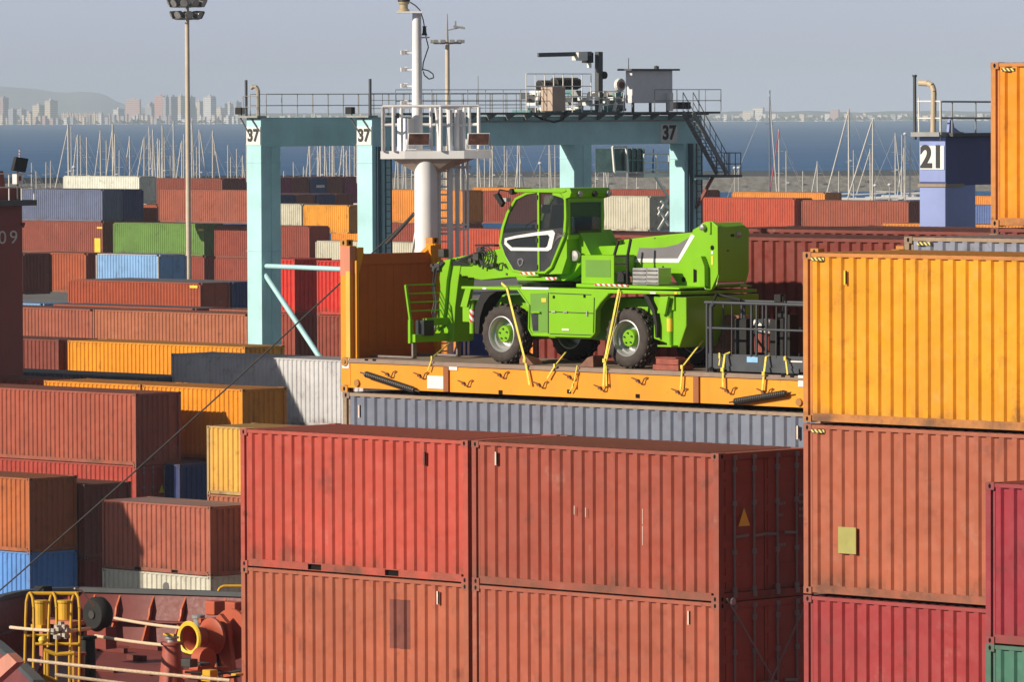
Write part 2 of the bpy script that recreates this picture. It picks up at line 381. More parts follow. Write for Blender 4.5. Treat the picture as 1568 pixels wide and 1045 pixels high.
def container(name, Ls, H, pos, col, end, label, near, pockets=False, group='shipping containers', casts=True):
    """pos: frame coordinates (a of the left end, b of the sunlit side, z of the top)"""
    L = CLEN[Ls]; a, b, zt = pos
    x, y, z = sh(a+L/2, b+W_/2, zt-H)
    root = empty('shipping_container', (x, y, z), RZ, PAL[col])
    tag(root, label, 'container', group)
    k = kit(Ls, H, pockets)
    link('side_panel', k['side'], root); link('side_panel', k['back'], root)
    link('roof_panel', k['roof'], root); link('end_wall', k['end0'], root)
    link('frame', k['frame'], root)
    if end == 'door':
        for i in (0, 1):
            d = link('door', k['leaf%d' % i], root)
            if near:
                for hg in k['hinge%d' % i]: link('hinge', hg, d)
            if near or casts:
                for r in k['rods%d' % i]: link('lock_rod', r, d)
    else: link('end_wall', k['end'], root)
    if casts:
        for i, c in enumerate(k['cast']): link('corner_casting', c, root)
    if name in ROOFS:
        for ch in root.children:
            if ch.name.startswith('roof_panel'): ch.color = (*ROOFS[name], 1)
    if name in FRAMES:
        for ch in root.children:
            if ch.name.startswith(('frame', 'corner_casting')): ch.color = (*FRAMES[name], 1)
    PLACED[name] = root
    return root

# ---- containers: (id, length 20/40, high?, anchor, px, py, scale, colour, end kind, label) ----
# anchor R = top corner between the sunlit side and the right end, L = the left top corner of the sunlit side
YARD = [
# far row ends
('f1','40',1,'R',213,270.0,14.6,'white','wall','long cream white container lying highest in the far left row before the masts'),
('f2','40',1,'R',340,273.5,14.5,'brown','wall','long red-brown container in the far row right of the cream white one'),
('f4','20',0,'R',240.5,314,16.75,'rust','wall','small piece of orange-brown container between the navy ends and the wide pinkish one'),
('f3','40',1,'R',386,291.5,17.65,'pinkbrown','wall','long pinkish-brown container standing on the green container, left of the crane leg'),
# row with the blue-grey one
('b1','40',1,'R',156.5,290.5,17.0,'bluegrey','wall','long faded blue-grey container at the top left, behind the red crane post'),
('b1u','40',1,'U','b1',0,0,'brownred','wall','long dusty red-brown container with a yellow sticker, under the blue-grey one'),
('b2','40',1,'O','b1',0,2.52,'navy','wall','navy container whose dark end stands next to the blue-grey one'),
('d1','40',1,'R',312.3,342.8,17.3,'green','wall','long green container crossed by the tall light pole'),
('d1u','40',1,'U','d1',0,0,'redbrown','wall','red-brown container under the right end of the green one, behind the dark blue end'),
('e1','40',1,'R',473.5,346.5,17.75,'redbrown','door','long brick-red container passing behind the left crane leg, right of the green one'),
('e1u','40',1,'U','e1',0,0,'redbrown','door','brick-red container beneath another of the same colour, right of the green container'),
('w1','20',0,'R',461.5,312.5,16.6,'cream','wall','cream container between the two left crane legs, left of the yellow one'),
('y1','20',0,'R',534,314.5,16.9,'yellow','wall','yellow container between the two left crane legs, above the brick-red rows'),
('o1','20',0,'R',575,349.5,16.3,'yellow2','wall','deep yellow container low between the crane legs, partly behind the second leg'),
('w2','40',1,'L',483,368.5,18.0,'cream','wall','dirty cream container peeping over the brown end frame of the flat rack'),
# 20 ft row
('ob','20',0,'R',131.5,388,23.6,'rust','wall','small orange-brown container left of the light blue one'),
('lb','20',0,'L',146.5,388,23.8,'lightblue','door','light blue scuffed container with a dark blue end, at the foot of the light pole'),
('de','20',0,'R',34.5,388.5,24.4,'brown','wall','container of which only the dark brown end shows, right beside the red crane post'),
('f','40',0,'R',306.7,433.5,25.4,'orangered','door','long orange-red container with small yellow corner marks, below the light blue one'),
('fb','40',0,'O','f',0,2.55,'navy','wall','container with a navy end next to the dark end of the long orange-red one'),
('lb2','40',0,'O','fg',-13.0,0.0,'lightblue','wall','container showing a thin light blue top edge beside the red crane post'),
('fg','40',0,'R',297.5,472.5,27.5,'orangered','wall','container showing only a thin orange-red top edge between two longer rows'),
('fg2','40',0,'O','fg',13.25,0.0,'pinkbrown','wall','container showing a thin pinkish top edge just left of the crane leg'),
('g1','40',0,'O','g2',-12.25,0.0,'pinkbrown','wall','dusty pinkish container with red patches, in the long row beside the red crane post'),
('g2','40',0,'R',378.5,481.5,29.5,'tan','wall','long tan-brown ribbed container ending at the foot of the left crane leg'),
('h0','40',0,'O','h',-12.85,0.0,'brick','wall','short visible piece of a dark brick container left of the long bright yellow one'),
('h','40',0,'R',375,531.5,34.0,'yellow3','wall','long bright yellow container left of the leg foot, above the shaded white one'),
('i0','40',0,'R',238,578.5,35.0,'slate','wall','container whose bare dark roof lies between two rows of yellow containers'),
('i','40',1,'L',262,541.5,34.9,'offwhite','wall','long off-white container, left half in deep shadow and right half in bright sun'),
('j0','40',1,'O','j1',-13.3,0.0,'redbrown','wall','brown container showing only its top strip at the left picture edge'),
('j1','20',1,'O','j2',-6.2,0.0,'yellow4','wall','left one of two small golden yellow containers above the big brown one'),
('j2','20',1,'R',371,596.5,38.0,'yellow4','wall','right one of two small golden yellow containers, with a brown end in shade'),
('j2u','20',0,'U','j2',0,0,'redbrown','wall','brown shaded container under the right golden yellow one'),
('k','40',1,'R',207.5,603.5,38.3,'pinkred','wall','big reddish-brown container at the left with its dark end crossed by the cable'),
('l','40',0,'U','k',0,0,'red2','door','bright red container under the big reddish-brown one, with a dark red door end'),
('n1','20',0,'R',275,712,38.2,'navy','wall','container with a navy end in the shade below the golden yellow ones'),
('q','40',0,'L',316.5,652,40.6,'paleyellow','wall','pale yellow container just behind the left corner of the front red one'),
('qu','40',0,'U','q',0,0,'tan','wall','brown ribbed container under the pale yellow one'),
('qr','40',0,'O','q',3.0,2.6,'slate','wall','container of which only the grey roof shows behind the pale yellow one'),
('m','20',1,'R',44.7,733,39.5,'orangetan','wall','orange-tan container at the left edge with its brown end in shade'),
('mu','20',1,'U','m',0,0,'blue','wall','light blue container under the orange-tan one, just above the ship rail'),
('n','20',1,'O','m',0.3,2.55,'brown','wall','dark brown container end between the orange-tan one and the dusty pink one'),
('nu','20',0,'U','n',0,0,'darkred','wall','dark red container end low between the blue end and the white container'),
('o','20',0,'R',321.6,776.5,41.5,'dustypink','wall','small dusty pink container with two fork pockets, left of the front red stack'),
('ou','20',0,'U','o',0,0,'cream2','wall','white container under the dusty pink one with a dark round mark, behind the ship rail'),
# behind the flat rack and the mast
('s1','10',0,'R',451,397,32.0,'brightred','wall','bright red container just right of the left crane leg'),
('s1u','10',0,'U','s1',0,0,'redbrown','wall','brown container beneath the bright red one right of the left crane leg'),
('s2','20',0,'L',485,398.5,32.3,'brightred','wall','bright red container touching the corner post of the flat rack, crossed by a beam shadow'),
('s2u','20',0,'U','s2',0,0,'redbrown','wall','brown container under the bright red one at the corner post of the flat rack'),
('r1','40',1,'R',709,291.5,17.9,'orange','wall','long orange container partly behind the white mast'),
('r1u','40',1,'U','r1',0,0,'redbrown','wall','dull red container under the long orange one left of the white mast'),
('r2','40',1,'R',878,293.5,17.6,'redbrown','wall','long dark red container between the ladder of the mast and the green cab'),
('r2b','20',0,'R',790,287.5,15.6,'orange','wall','container showing a small orange top strip above the side mirror of the cab'),
('r3','40',1,'R',830,352,20.8,'orangered2','wall','long orange-red container behind the boom of the green machine'),
('r4','40',1,'R',994.5,300.5,18.6,'cream','wall','stained cream container right of the green cab with a dark end'),
('r4b','40',1,'R',1075,291.0,16.6,'redbrown','wall','container showing a red-brown strip above the stained cream one'),
('r5','40',1,'R',1216.3,303.8,17.8,'orangered2','wall','bright orange-red container right of the last crane leg'),
('r6','40',1,'R',1391,308.0,18.1,'tan2','wall','long red-tan container between the orange-red one and the crane marked 21'),
('r7','40',1,'R',1263,295.0,15.9,'orange','wall','container showing a long orange top strip in front of the breakwater'),
('r8','40',0,'R',1551,314.5,17.2,'blue2','wall','blue container partly hidden by the leg of the crane marked 21'),
('r9','40',0,'R',1600,301.0,15.6,'orange','wall','orange container glimpsed between the dark crane girder and the tall yellow container'),
('r10','40',0,'R',1570,345,24.0,'orange','wall','container with a thin orange top edge under the girder of the crane marked 21'),
('fa','20',1,'O','f2',6.0,2.56,'brown','wall','dark brown container end, first right of the long red-brown one in the far row'),
('fc','20',1,'O','f2',6.1,7.7,'magenta','wall','container with a magenta end just right of the first crane leg'),
('fd','20',1,'O','f2',6.0,10.25,'brown','wall','dark brown container end in the far row right of the left magenta one'),
('fe','20',1,'O','f2',6.05,12.8,'navy','door','navy container end with a small white word, in the far row between the crane legs'),
('ff','20',1,'O','f2',6.0,15.35,'brown','wall','dark brown far-row container end right of the navy one with the white word'),
('fh','20',1,'O','f2',6.1,17.9,'magenta','wall','container with a magenta end touching the second crane leg'),
('ga','40',1,'R',424,298.5,16.0,'navy','wall','dark navy container end below the left magenta one'),
('gb','40',1,'O','ga',0,2.55,'brown','door','dark brown container end, second of the lower dark row between the crane legs'),
('gc','40',1,'O','ga',0.1,5.1,'navy','wall','dark container end, third of the lower dark row between the crane legs'),
('gd','40',1,'O','ga',0,7.65,'brown','wall','dark brown container end at the second crane leg, below the magenta one'),
('z1','40',0,'L',655,494,36.0,'orange','wall','orange container glimpsed low between the front wheel and the boom of the machine'),
]

todo = list(YARD); POS = {}
while todo:
    c = todo.pop(0)
    cid, Ls, hi, anc = c[:4]; L = CLEN[Ls]; H = 2.896 if hi else 2.591
    if anc in 'UO':
        if c[4] not in POS: todo.append(c); continue
        q = POS[c[4]]
        pos = (q[0] + (c[5] if anc == 'O' else 0), q[1] + (c[6] if anc == 'O' else 0), q[2] - (q[3] if anc == 'U' else 0) + {'n': -.35}.get(cid, 0))
    else:
        p = at(c[4], c[5], c[6]); a, b = inv_frame(p[0], p[1])
        pos = (a - L if anc == 'R' else a, b, p[2])
    POS[cid] = (*pos, H)
    far = F / math.hypot(*sh(pos[0], pos[1])[:2]) < 30
    container(cid, Ls, H, pos, c[7], c[8], c[9], not far, pockets=cid in ('o',), group='containers stacked in the yard', casts=not far)
Z0 = HC - 5.952
H8, H9 = 2.591, 2.896
SHIPC = [
 ('s_r0a','20',H8,(0.0,0.0,Z0),'frontred','wall','bright red front container, top of the near stack, with two dark fork pockets',True),
 ('s_r0b','20',H8,(6.16,0.0,Z0),'frontbrown','door','brownish red front container with pale scratches and a dark door end',False),
 ('s_r0c','20',H8,(0.0,0.0,Z0-H8),'frontbrown2','wall','lower front container with a square dark patch painted on its side',False),
 ('s_r0d','20',H8,(6.16,0.0,Z0-H8),'frontbrown3','door','lower front container under the scratched brownish red one',False),
 ('s_r1','40',H8,(0.1,2.55,14.645),'greyline','wall','long weathered grey container directly under the yellow flat rack',False),
 ('s_a0','40',H9,(14.19,0.0,17.56),'bigyellow','wall','large bright yellow container at the right edge, in front of the dark red ones',False),
 ('s_a1','40',H9,(14.19,0.0,17.56-H9-.03),'bigbrown','wall','large orange-brown container directly under the big yellow one with a small yellow sticker',False),
 ('s_a2','40',H9,(14.19,0.0,17.56-2*H9-.06),'deepred','wall','dull crimson container at the bottom right, two below the big yellow one',False),
 ('s_b1','40',H9,(14.25,2.55,17.78),'greyblue','wall','blue-grey container showing only a strip above the big yellow one',False),
 ('s_b2','40',H9,(14.05,5.1,20.80),'topyellow','wall','tall yellow-orange container cut by the right picture edge, highest of all',False),
 ('s_b2u','40',H9,(14.05,5.1,20.80-H9-.02),'maroon','wall','dark red container under the highest yellow-orange one',False),
 ('s_t1','40',H9,(0.15,7.65,17.585),'maroon','wall','long dark red container behind the counterweight of the green machine',False),
 ('s_m','40',H9,(0.1,5.1,14.60),'maroon','wall','container hidden low behind the flat rack, under the blue tarpaulin',False),
 ('s_t2','40',H9,(0.1,10.2,17.50),'maroon','wall','container of which the nearest maroon roof strip shows behind the green machine',False),
 ('s_t3','40',H9,(0.2,12.75,17.60),'maroon','wall','container with a rusty maroon roof, second strip behind the green machine',False),
 ('s_t4','40',H9,(0.0,15.3,17.56),'pinkbrown','wall','container with a dusty roof, farthest strip behind the green machine',False),
 ('s_t5','40',H9,(14.2,10.2,17.62),'maroon','wall','container with a maroon roof behind the blue-grey strip at the right',False),
 ('s_p','20',H8,(20.40,-2.55,14.02),'wine','wall','wine red container in the bottom right corner of the picture',False),
 ('s_pu','20',H8,(20.40,-2.55,14.02-H8),'teal','wall','green container under the wine red one in the bottom right corner',False),
]
for n, Ls, H, pos, col, end, lab, pk in SHIPC:
    container(n, Ls, H, pos, col, end, lab, True, pk, group='containers stacked on the ship')
# small marks on single containers
def onside(cid, a, z, w_, h_, mat, name, cat=None, off=0.012, end=False, L=None):
    r = PLACED[cid]; mb = MB()
    if end: mb.box(L/2+0.004, L/2+0.012, a-w_/2, a+w_/2, z-h_/2, z+h_/2)
    else: mb.box(a-w_/2, a+w_/2, -W_/2-off, -W_/2+0.012, z-h_/2, z+h_/2)
    return mb.build(name, mat, r)
M_STRAPC = plain('pale_cord', (.5,.4,.3), .9)
M_STRIPEG = plain('grey_mark', (.12,.12,.12), .6)
M_YEL = plain('yellow_sticker', (0.80, 0.55, 0.04), 0.5, var=0.1)
M_GRN = plain('olive_sticker', (0.34, 0.32, 0.09), 0.5, var=0.1)
M_PATCH = plain('dark_patch', (0.17, 0.045, 0.03), 0.6, var=0.3)
M_PALE = plain('pale_mark', (0.62, 0.50, 0.42), 0.6, var=0.2)
onside('b1u', 5.4, 0.75, 0.8, 1.3, M_YEL, 'sticker')
for cid, a, L in (('d1', 5.7, 12.192), ('b1u', 5.7, 12.192), ('f', 5.5, 12.192)): onside(cid, a, 2.35, 0.7, 0.16, M_YEL, 'corner_mark')
onside('f', 5.6, 0.25, 0.6, 0.16, M_YEL, 'corner_mark')
for cid, a0, zz in (('s_a0', -5.76, H9-.115), ('s_a1', -5.76, H9-.115), ('s_b2', -5.7, H9-.13), ('s_b1', -5.65, H9-.12)):
    onside(cid, a0, zz, 0.30, 0.055, M_HAZ, 'hazard_stripes')
onside('s_a1', -5.1, 0.95, 0.40, 0.45, M_GRN, 'sticker')
# folded data plates near the top corners
def plate(cid, a, z, col=M_PALE):
    r = PLACED[cid]; mb = MB(); mb.box(a-0.018, a+0.018, -W_/2-0.004, -W_/2+0.012, z-0.12, z+0.12); o = mb.build('number_plate', col, r)
    mb = MB(); mb.box(a+0.019, a+0.036, -W_/2-0.006, -W_/2+0.014, z-0.11, z+0.12); mb.build('plate_slot', M_DARK, r)
plate('s_r0a', 1.9, H8-.37, M_PATCH); plate('s_r0b', -2.42, H8-.30); plate('s_r0c', 2.23, H8-.30); plate('s_r1', -5.65, H8-.36); plate('s_r1', 5.55, H8-.36)
plate('s_a0', -5.15, H9-.42, M_YEL); plate('s_r0d', 2.3, H8-.30)
mb = MB(); 
r = PLACED['s_r0c']
pit_ = (6.058-.36)/round((6.058-.34)/.2785); x_ = -3.029+.165+14*pit_
corr_x(mb, x_, x_+2*pit_+.011, -W_/2+.011, -W_/2+.055, 1.30, 2.20, pit_, pit_*.38, pit_*.13)
mb.build('dark_patch', M_PATCH, r)
r = PLACED['s_r0b']; random.seed(3)
for i in range(4):
    x = -1.35+.2785*random.randint(0, 9)+.05; z = random.uniform(0.9, 1.7); mb = MB(); mb.box(x, x+0.015, -W_/2+0.0, -W_/2+0.0135, z, z+random.uniform(.12, .38)); mb.build('scratch', M_PALE, r)
# door-end markings of the scratched container
r = PLACED['s_r0b']; mb = MB(); X = 3.029+0.001
mb.add([(X, -0.72, 1.30), (X, -0.42, 1.30), (X, -0.57, 1.62)], [(0,1,2)]); mb.build('warning_triangle', M_YEL, r)
for (y0, z0, n) in ((0.42, 1.62, 3), (0.42, 1.42, 2), (0.95, 1.75, 4), (0.95, 1.62, 4), (0.95, 1.5, 4), (0.95, 1.38, 3), (0.42, 0.9, 3)):
    mb = MB()
    for i in range(n): mb.box(X, X+0.003, y0+i*0.065-.10, y0+i*0.065-0.055, z0, z0+0.05)
    mb.build('door_lettering', M_ROD, r)
r = PLACED['l']; mb = MB(); X = 6.096+.001
mb.add([(X, 0.0, 1.45), (X, 0.3, 1.45), (X, 0.15, 1.80)], [(0,1,2)]); mb.build('warning_triangle', M_YEL, r)
r = PLACED['ou']; mb = MB(); mb.lathe([(0.0001, -W_/2-0.004), (0.17, -W_/2-0.004), (0.17, -W_/2+0.012)], (0.55, 0, 2.08), 'y', 14); mb.build('round_mark', M_STRIPEG, r)
# crossed lashing rods on the lower door end
t = empty('lashing_rods', sh(12.24, 0.1, Z0-H8-0.05), RZ); tag(t, 'pair of thin steel lashing rods crossed over the dark door end at the bottom', 'lashing rods')
for p0, p1 in (((0.03, 0.05, 0.12), (0.10, 2.1, -2.55)), ((0.06, 2.2, 0.12), (0.12, 0.25, -2.55))):
    MB().tube(p0, p1, 0.017, 8).build('rod', M_ROD, t)
MB().lathe([(0.06, -0.02), (0.075, 0.0), (0.06, 0.02)], (0.05, 0.18, 0.06), 'x', 12).build('twist_lock', M_GREYM, t)

# the navy end with the small white word
r = PLACED['fe']; onside('fe', 0.3, 1.9, 1.2, 0.28, M_WINK, 'white_word', end=True, L=6.058)
# unseen building-shaped blocks, added past the left edge to shade the yard
def building(a0, a1, b0, b1, z1, lab):
    o = empty('shadow_caster', sh((a0+a1)/2, (b0+b1)/2, 0), RZ); tag(o, lab, 'building')
    w_, d_ = (a1-a0)/2, (b1-b0)/2; m_ = plain('caster_surface', (.5,.48,.45), .7)
    MB().box(-w_, w_, -d_, d_, 0, z1-.3).build('walls', m_, o); MB().box(-w_-.1, w_+.1, -d_-.1, d_+.1, z1-.3, z1).build('roof', M_GREYM, o)
    for i in range(3): MB().box(-w_+.8+i*(2*w_-2.4)/2, -w_+1.8+i*(2*w_-2.4)/2, -d_-.02, -d_+.02, 3, 5).build('window', M_DARK, o)
building(-130, -109.7, 74.0, 84.2, 17.1, 'unseen pale block added outside the left picture edge to shade the yard')
building(-97.7, -91.6, 45.0, 48.5, 15.8, 'narrow unseen pale block outside the left edge, added to shade the nearer containers')

a, z = tr(722, 546, 6.6); o = empty('blue_tarpaulin', sh(a, 6.6, 14.60), RZ); tag(o, 'small blue tarpaulin heap glimpsed between the boom foot and the front wheel', 'tarpaulin')
mb = MB(); mb.lathe([(.62, 0), (.50, .25), (.33, .75), (.16, 1.15), (.0001, 1.3)], (0,0,0), 'z', 9); mb.build('cover', plain('blue_cloth', (.03,.08,.30), .8, var=.3), o)
MB().tube((.05,-.1,.2), (-.3,-.5,.1), .03, 6).build('cord', M_STRAPC, o)

class FR:
    """working frame: origin (a0,b0,z0) in ship coordinates; tp/te turn outline points on a vertical plane into local ones"""
    def __init__(s, a0, b0, z0): s.o = (a0, b0, z0); s.loc = sh(a0, b0, z0)
    def tp(s, px, py, b): a, z = tr(px, py, b); return (a - s.o[0], z - s.o[2])
    def P(s, px, py, b): a, z = tr(px, py, b); return (a - s.o[0], b - s.o[1], z - s.o[2])
    def pts(s, L, b): return [s.tp(x, y, b) for x, y in L]
    def te(s, px, py, a): b, z = tra(px, py, a); return (b - s.o[1], z - s.o[2])
    def E(s, px, py, a): b, z = tra(px, py, a); return (a - s.o[0], b - s.o[1], z - s.o[2])
def flatpaint(name, rgb, rough=0.35, dirt=0.4, rust=0.0): return weathered(name, rust, dirt, rough, fixed=rgb, streaks=False)
G = flatpaint('lime_paint', seen(142, 200, 26), 0.32, 0.4)
GD = flatpaint('lime_mesh', seen(112, 160, 52), 0.6, 0.5)
M_RIM = plain('rim_grey', (0.50, 0.50, 0.49), 0.35, 0.5)
M_GRILL = plain('dark_trim', (0.030, 0.032, 0.034), 0.4, var=0.2)
M_STRIPE = plain('grey_stripe', (0.17, 0.16, 0.17), 0.45, var=0.04)
M_CHAIN = plain('dark_chain', (0.06, 0.055, 0.05), 0.5, 0.3)
M_HOSE = plain('black_hose', (0.03, 0.03, 0.03), 0.45)
M_BASKET = plain('dark_grey_paint', (0.05, 0.057, 0.066), 0.5, var=0.15)
M_STRAP = plain('yellow_webbing', (0.72, 0.60, 0.10), 0.8, var=0.25, scale=14)
M_WOOD = plain('red_timber', (0.28, 0.07, 0.045), 0.7, var=0.35, scale=8)
M_DECK = weathered('worn_deck', 0.9, 1.0, 0.85, fixed=(0.30, 0.22, 0.17))
M_BAG = plain('brown_crate', (0.20, 0.085, 0.05), 0.6, var=0.3, scale=6)
def glassmat():
    m, t, b = newmat('window_glass'); b.inputs['Base Color'].default_value = (0.03, 0.035, 0.036, 1); b.inputs['Roughness'].default_value = 0.04
    b.inputs['Transmission Weight'].default_value = 0.0; b.inputs['Alpha'].default_value = 0.58; b.inputs['Specular IOR Level'].default_value = 0.6; return m
M_GLASS = glassmat()

# ================= flat rack =================
FB, FT = 14.645, 15.285
fr = FR(6.15, 3.77, FB)
root = empty('flat_rack', fr.loc, RZ, seen(255, 162, 34)); tag(root, 'yellow-orange flat rack carrying the green machine, with a brown end wall', 'flat rack')
P_FR = weathered('flat_rack_paint', 0.35, 0.55, 0.5)
h = 6.096; hw = 1.219; ht = FT - FB
mb = MB(); mb.box(-h+.18, h-.18, -hw+.01, -hw+.09, .085, ht-.035); mb.box(-h+.18, h-.18, hw-.09, hw-.01, .085, ht-.035)
mb.box(-h+.02, h-.02, -hw+.09, hw-.09, .10, ht-.08)
mb.build('base_beam', P_FR, root)
mb = MB(); mb.box(-h+.1, h-.1, -hw, hw, ht-.035, ht); mb.box(-h+.16, h-.16, -hw-.022, -hw+.05, ht-.075, ht-.03)
mb.build('deck', M_DECK, root)
# dark recessed columns on the side beam
for px in (684, 1067): x, _ = fr.tp(px, 580, 2.55); MB().box(x-.065, x+.065, -hw-.03, -hw+.012, .09, ht-.08).build('stiffener', P_FR, root, color=(0.30, 0.10, 0.03))
mb = MB()
for px, py in ((668, 586),): x, z = fr.tp(px, py, 2.54); mb.box(x-.24, x+.24, -hw-.012, -hw+.02, z-.12, z+.12)
mb.build('placard', M_SIGN, root)
mb = MB()
for px, py, w_, h_ in ((692, 563, .14, .05), (529, 557, .09, .09), (1226, 584, .06, .10)): x, z = fr.tp(px, py, 2.54); mb.box(x-w_, x+w_, -hw-.012, -hw+.02, z-h_, z+h_)
mb.build('label_plate', M_SIGN, root)
# lashing hooks
for px, py in ((596, 572), (645, 574), (713, 586), (768, 573), (828, 588), (875, 576), (922, 593), (980, 582), (1041, 599), (1116, 597), (1172, 599)):
    x, z = fr.tp(px, py, 2.52); mb = MB()
    mb.path([(x-.22, -hw-.02, z+.03), (x-.07, -hw-.035, z), (x-.02, -hw-.045, z-.06), (x+.07, -hw-.045, z-.06), (x+.10, -hw-.03, z+.02), (x+.17, -hw-.02, z+.05)], .012, 6)
    mb.tube((x-.07, -hw+.02, z-.02), (x-.07, -hw-.05, z-.02), .028, 8)
    mb.build('lashing_hook', P_FR, root, color=(.16, .06, .02))
for px, py in ((765, 601), (870, 600), (975, 607), (560, 553), (572, 553), (1088, 566), (1100, 568), (1198, 575), (1212, 576)):
    x, z = fr.tp(px, py, 2.53); MB().box(x-.045, x+.045, -hw-.006, -hw+.02, z-.035, z+.035).build('slot', M_DARK, root)
# folding springs along the side
for (x0, y0, x1, y1) in ((556, 572, 638, 599), (1121, 616, 1207, 602)):
    p0 = fr.P(x0, y0, 2.47); p1 = fr.P(x1, y1, 2.47); mb = MB(); n = 26; p0, p1 = Vector(p0), Vector(p1)
    for i in range(n):
        a = p0.lerp(p1, .06+.88*i/n); b_ = p0.lerp(p1, .06+.88*(i+.62)/n); mb.tube(a, b_, .062, 10)
    mb.tube(p0.lerp(p1, .04), p0.lerp(p1, .96), .048, 10); mb.tube(p0-(p1-p0)*.05, p1+(p1-p0)*.05, .014, 6)
    mb.build('spring', M_CHAIN, root)
# end walls with posts
def endwall(x0, sgn, see):
    ew = link('end_wall', MB().prism([(0, 0)]*3, 0, 0).mesh('tmp', P_FR), root); 
    mb = MB(); xo = x0
    X = sorted((xo+sgn*.13, xo+sgn*.21))
    mb.box(X[0], X[1], -hw+.16, hw-.16, ht+.02, 2.62)
    mb.box(*sorted((xo+sgn*.09, xo+sgn*.25)), -hw+.16, hw-.16, 2.42, 2.62); mb.box(*sorted((xo+sgn*.11, xo+sgn*.24)), -hw+.16, hw-.16, ht, ht+.16)
    for i in range(9): y = -hw+.3+i*.225; mb.box(*sorted((xo+sgn*.12, xo+sgn*.216)), y, y+.1, ht+.2, 2.40)
    ew.data = mb.mesh('end_wall', P_FR); ew.color = (.60, .135, .02, 1)
    for sy in (-1, 1):
        mb = MB(); y0, y1 = sorted((sy*hw, sy*(hw-.17)))
        mb.box(*sorted((xo+sgn*.0, xo+sgn*.26)), y0, y1, ht*.2, 2.78)
        mb.box(*sorted((xo+sgn*.26, xo+sgn*.34)), *sorted((sy*(hw-.10), sy*(hw-.17))), ht, 2.50)
        mb.prismx([(sy*(hw-.17), 2.62), (sy*(hw-.17), 2.78), (sy*(hw-.30), 2.70), (sy*(hw-.42), 2.62)], *sorted((xo+sgn*.10, xo+sgn*.24)))
        mb.prismx([(sy*(hw-.17), 2.75), (sy*(hw-.17), 2.15), (sy*(hw-.33), 2.62), (sy*(hw-.33), 2.75)], *sorted((xo+sgn*.22, xo+sgn*.30)))
        mb.build('corner_post', P_FR, root, bevel=.008)
        for z0 in (0, 2.778):
            mb = MB(); mb.box(*sorted((xo-sgn*.003, xo+sgn*.18)), *sorted((sy*(hw+.003), sy*(hw-.162))), z0, z0+.118)
            mb.mi = 1; mb.add([(xo+sgn*.09+.03*math.cos(t), sy*(hw+.0045), z0+.06+.042*math.sin(t)) for t in [i*math.pi/5 for i in range(10)]], [tuple(range(10))])
            mb.add([(xo+sgn*.182, sy*(hw-.08)+.035*math.cos(t), z0+.06+.042*math.sin(t)) for t in [i*math.pi/5 for i in range(10)]], [tuple(range(10))])
            mb.build('corner_casting', [M_CAST, M_DARK], root)
    mb = MB()
    mb.lathe([(.09, -hw-.03), (.09, -hw+.01)], (xo+sgn*.13, 0, ht-.06), 'y', 14); mb.lathe([(.035, -hw-.05), (.035, -hw+.01)], (xo+sgn*.13, 0, ht-.06), 'y', 10)
    mb.build('hinge', P_FR, root, color=(.42, .20, .05)); mb = MB(); mb.lathe([(.07, -hw-.03), (.07, -hw+.01)], (xo+sgn*.45, 0, .18), 'y', 12)
    mb.build('hinge', P_FR, root, color=(.42, .20, .05))
endwall(-h, 1, True); endwall(h, -1, False)
MB().box(-h-.002, -h+.265, -hw-.003, -hw+.168, 2.22, 2.77).build('post_patch', P_FR, root, color=seen(228, 140, 104))
x, z = fr.tp(517, 425, 2.53); MB().box(-h+.16, -h+.27, -hw-.012, -hw+.01, ht+.02, 2.30).build('guide_strip', P_FR, root, color=(.75, .45, .08))

# ================= green rotating handler =================
tz = FT + .002
th = FR(7.0, 3.75, tz)
BN, BF = 2.66, 4.84
tm = empty('telehandler', th.loc, RZ); tag(tm, 'lime green rotating telescopic handler strapped down on the yellow flat rack', 'telehandler')
def PR(name, L, b0, b1, mat=G, bevel=.012, color=None, parent=None):
    mb = MB().prism(th.pts(L, b0), b0-th.o[1], b1-th.o[1]); return mb.build(name, mat, parent or tm, color, bevel=bevel)
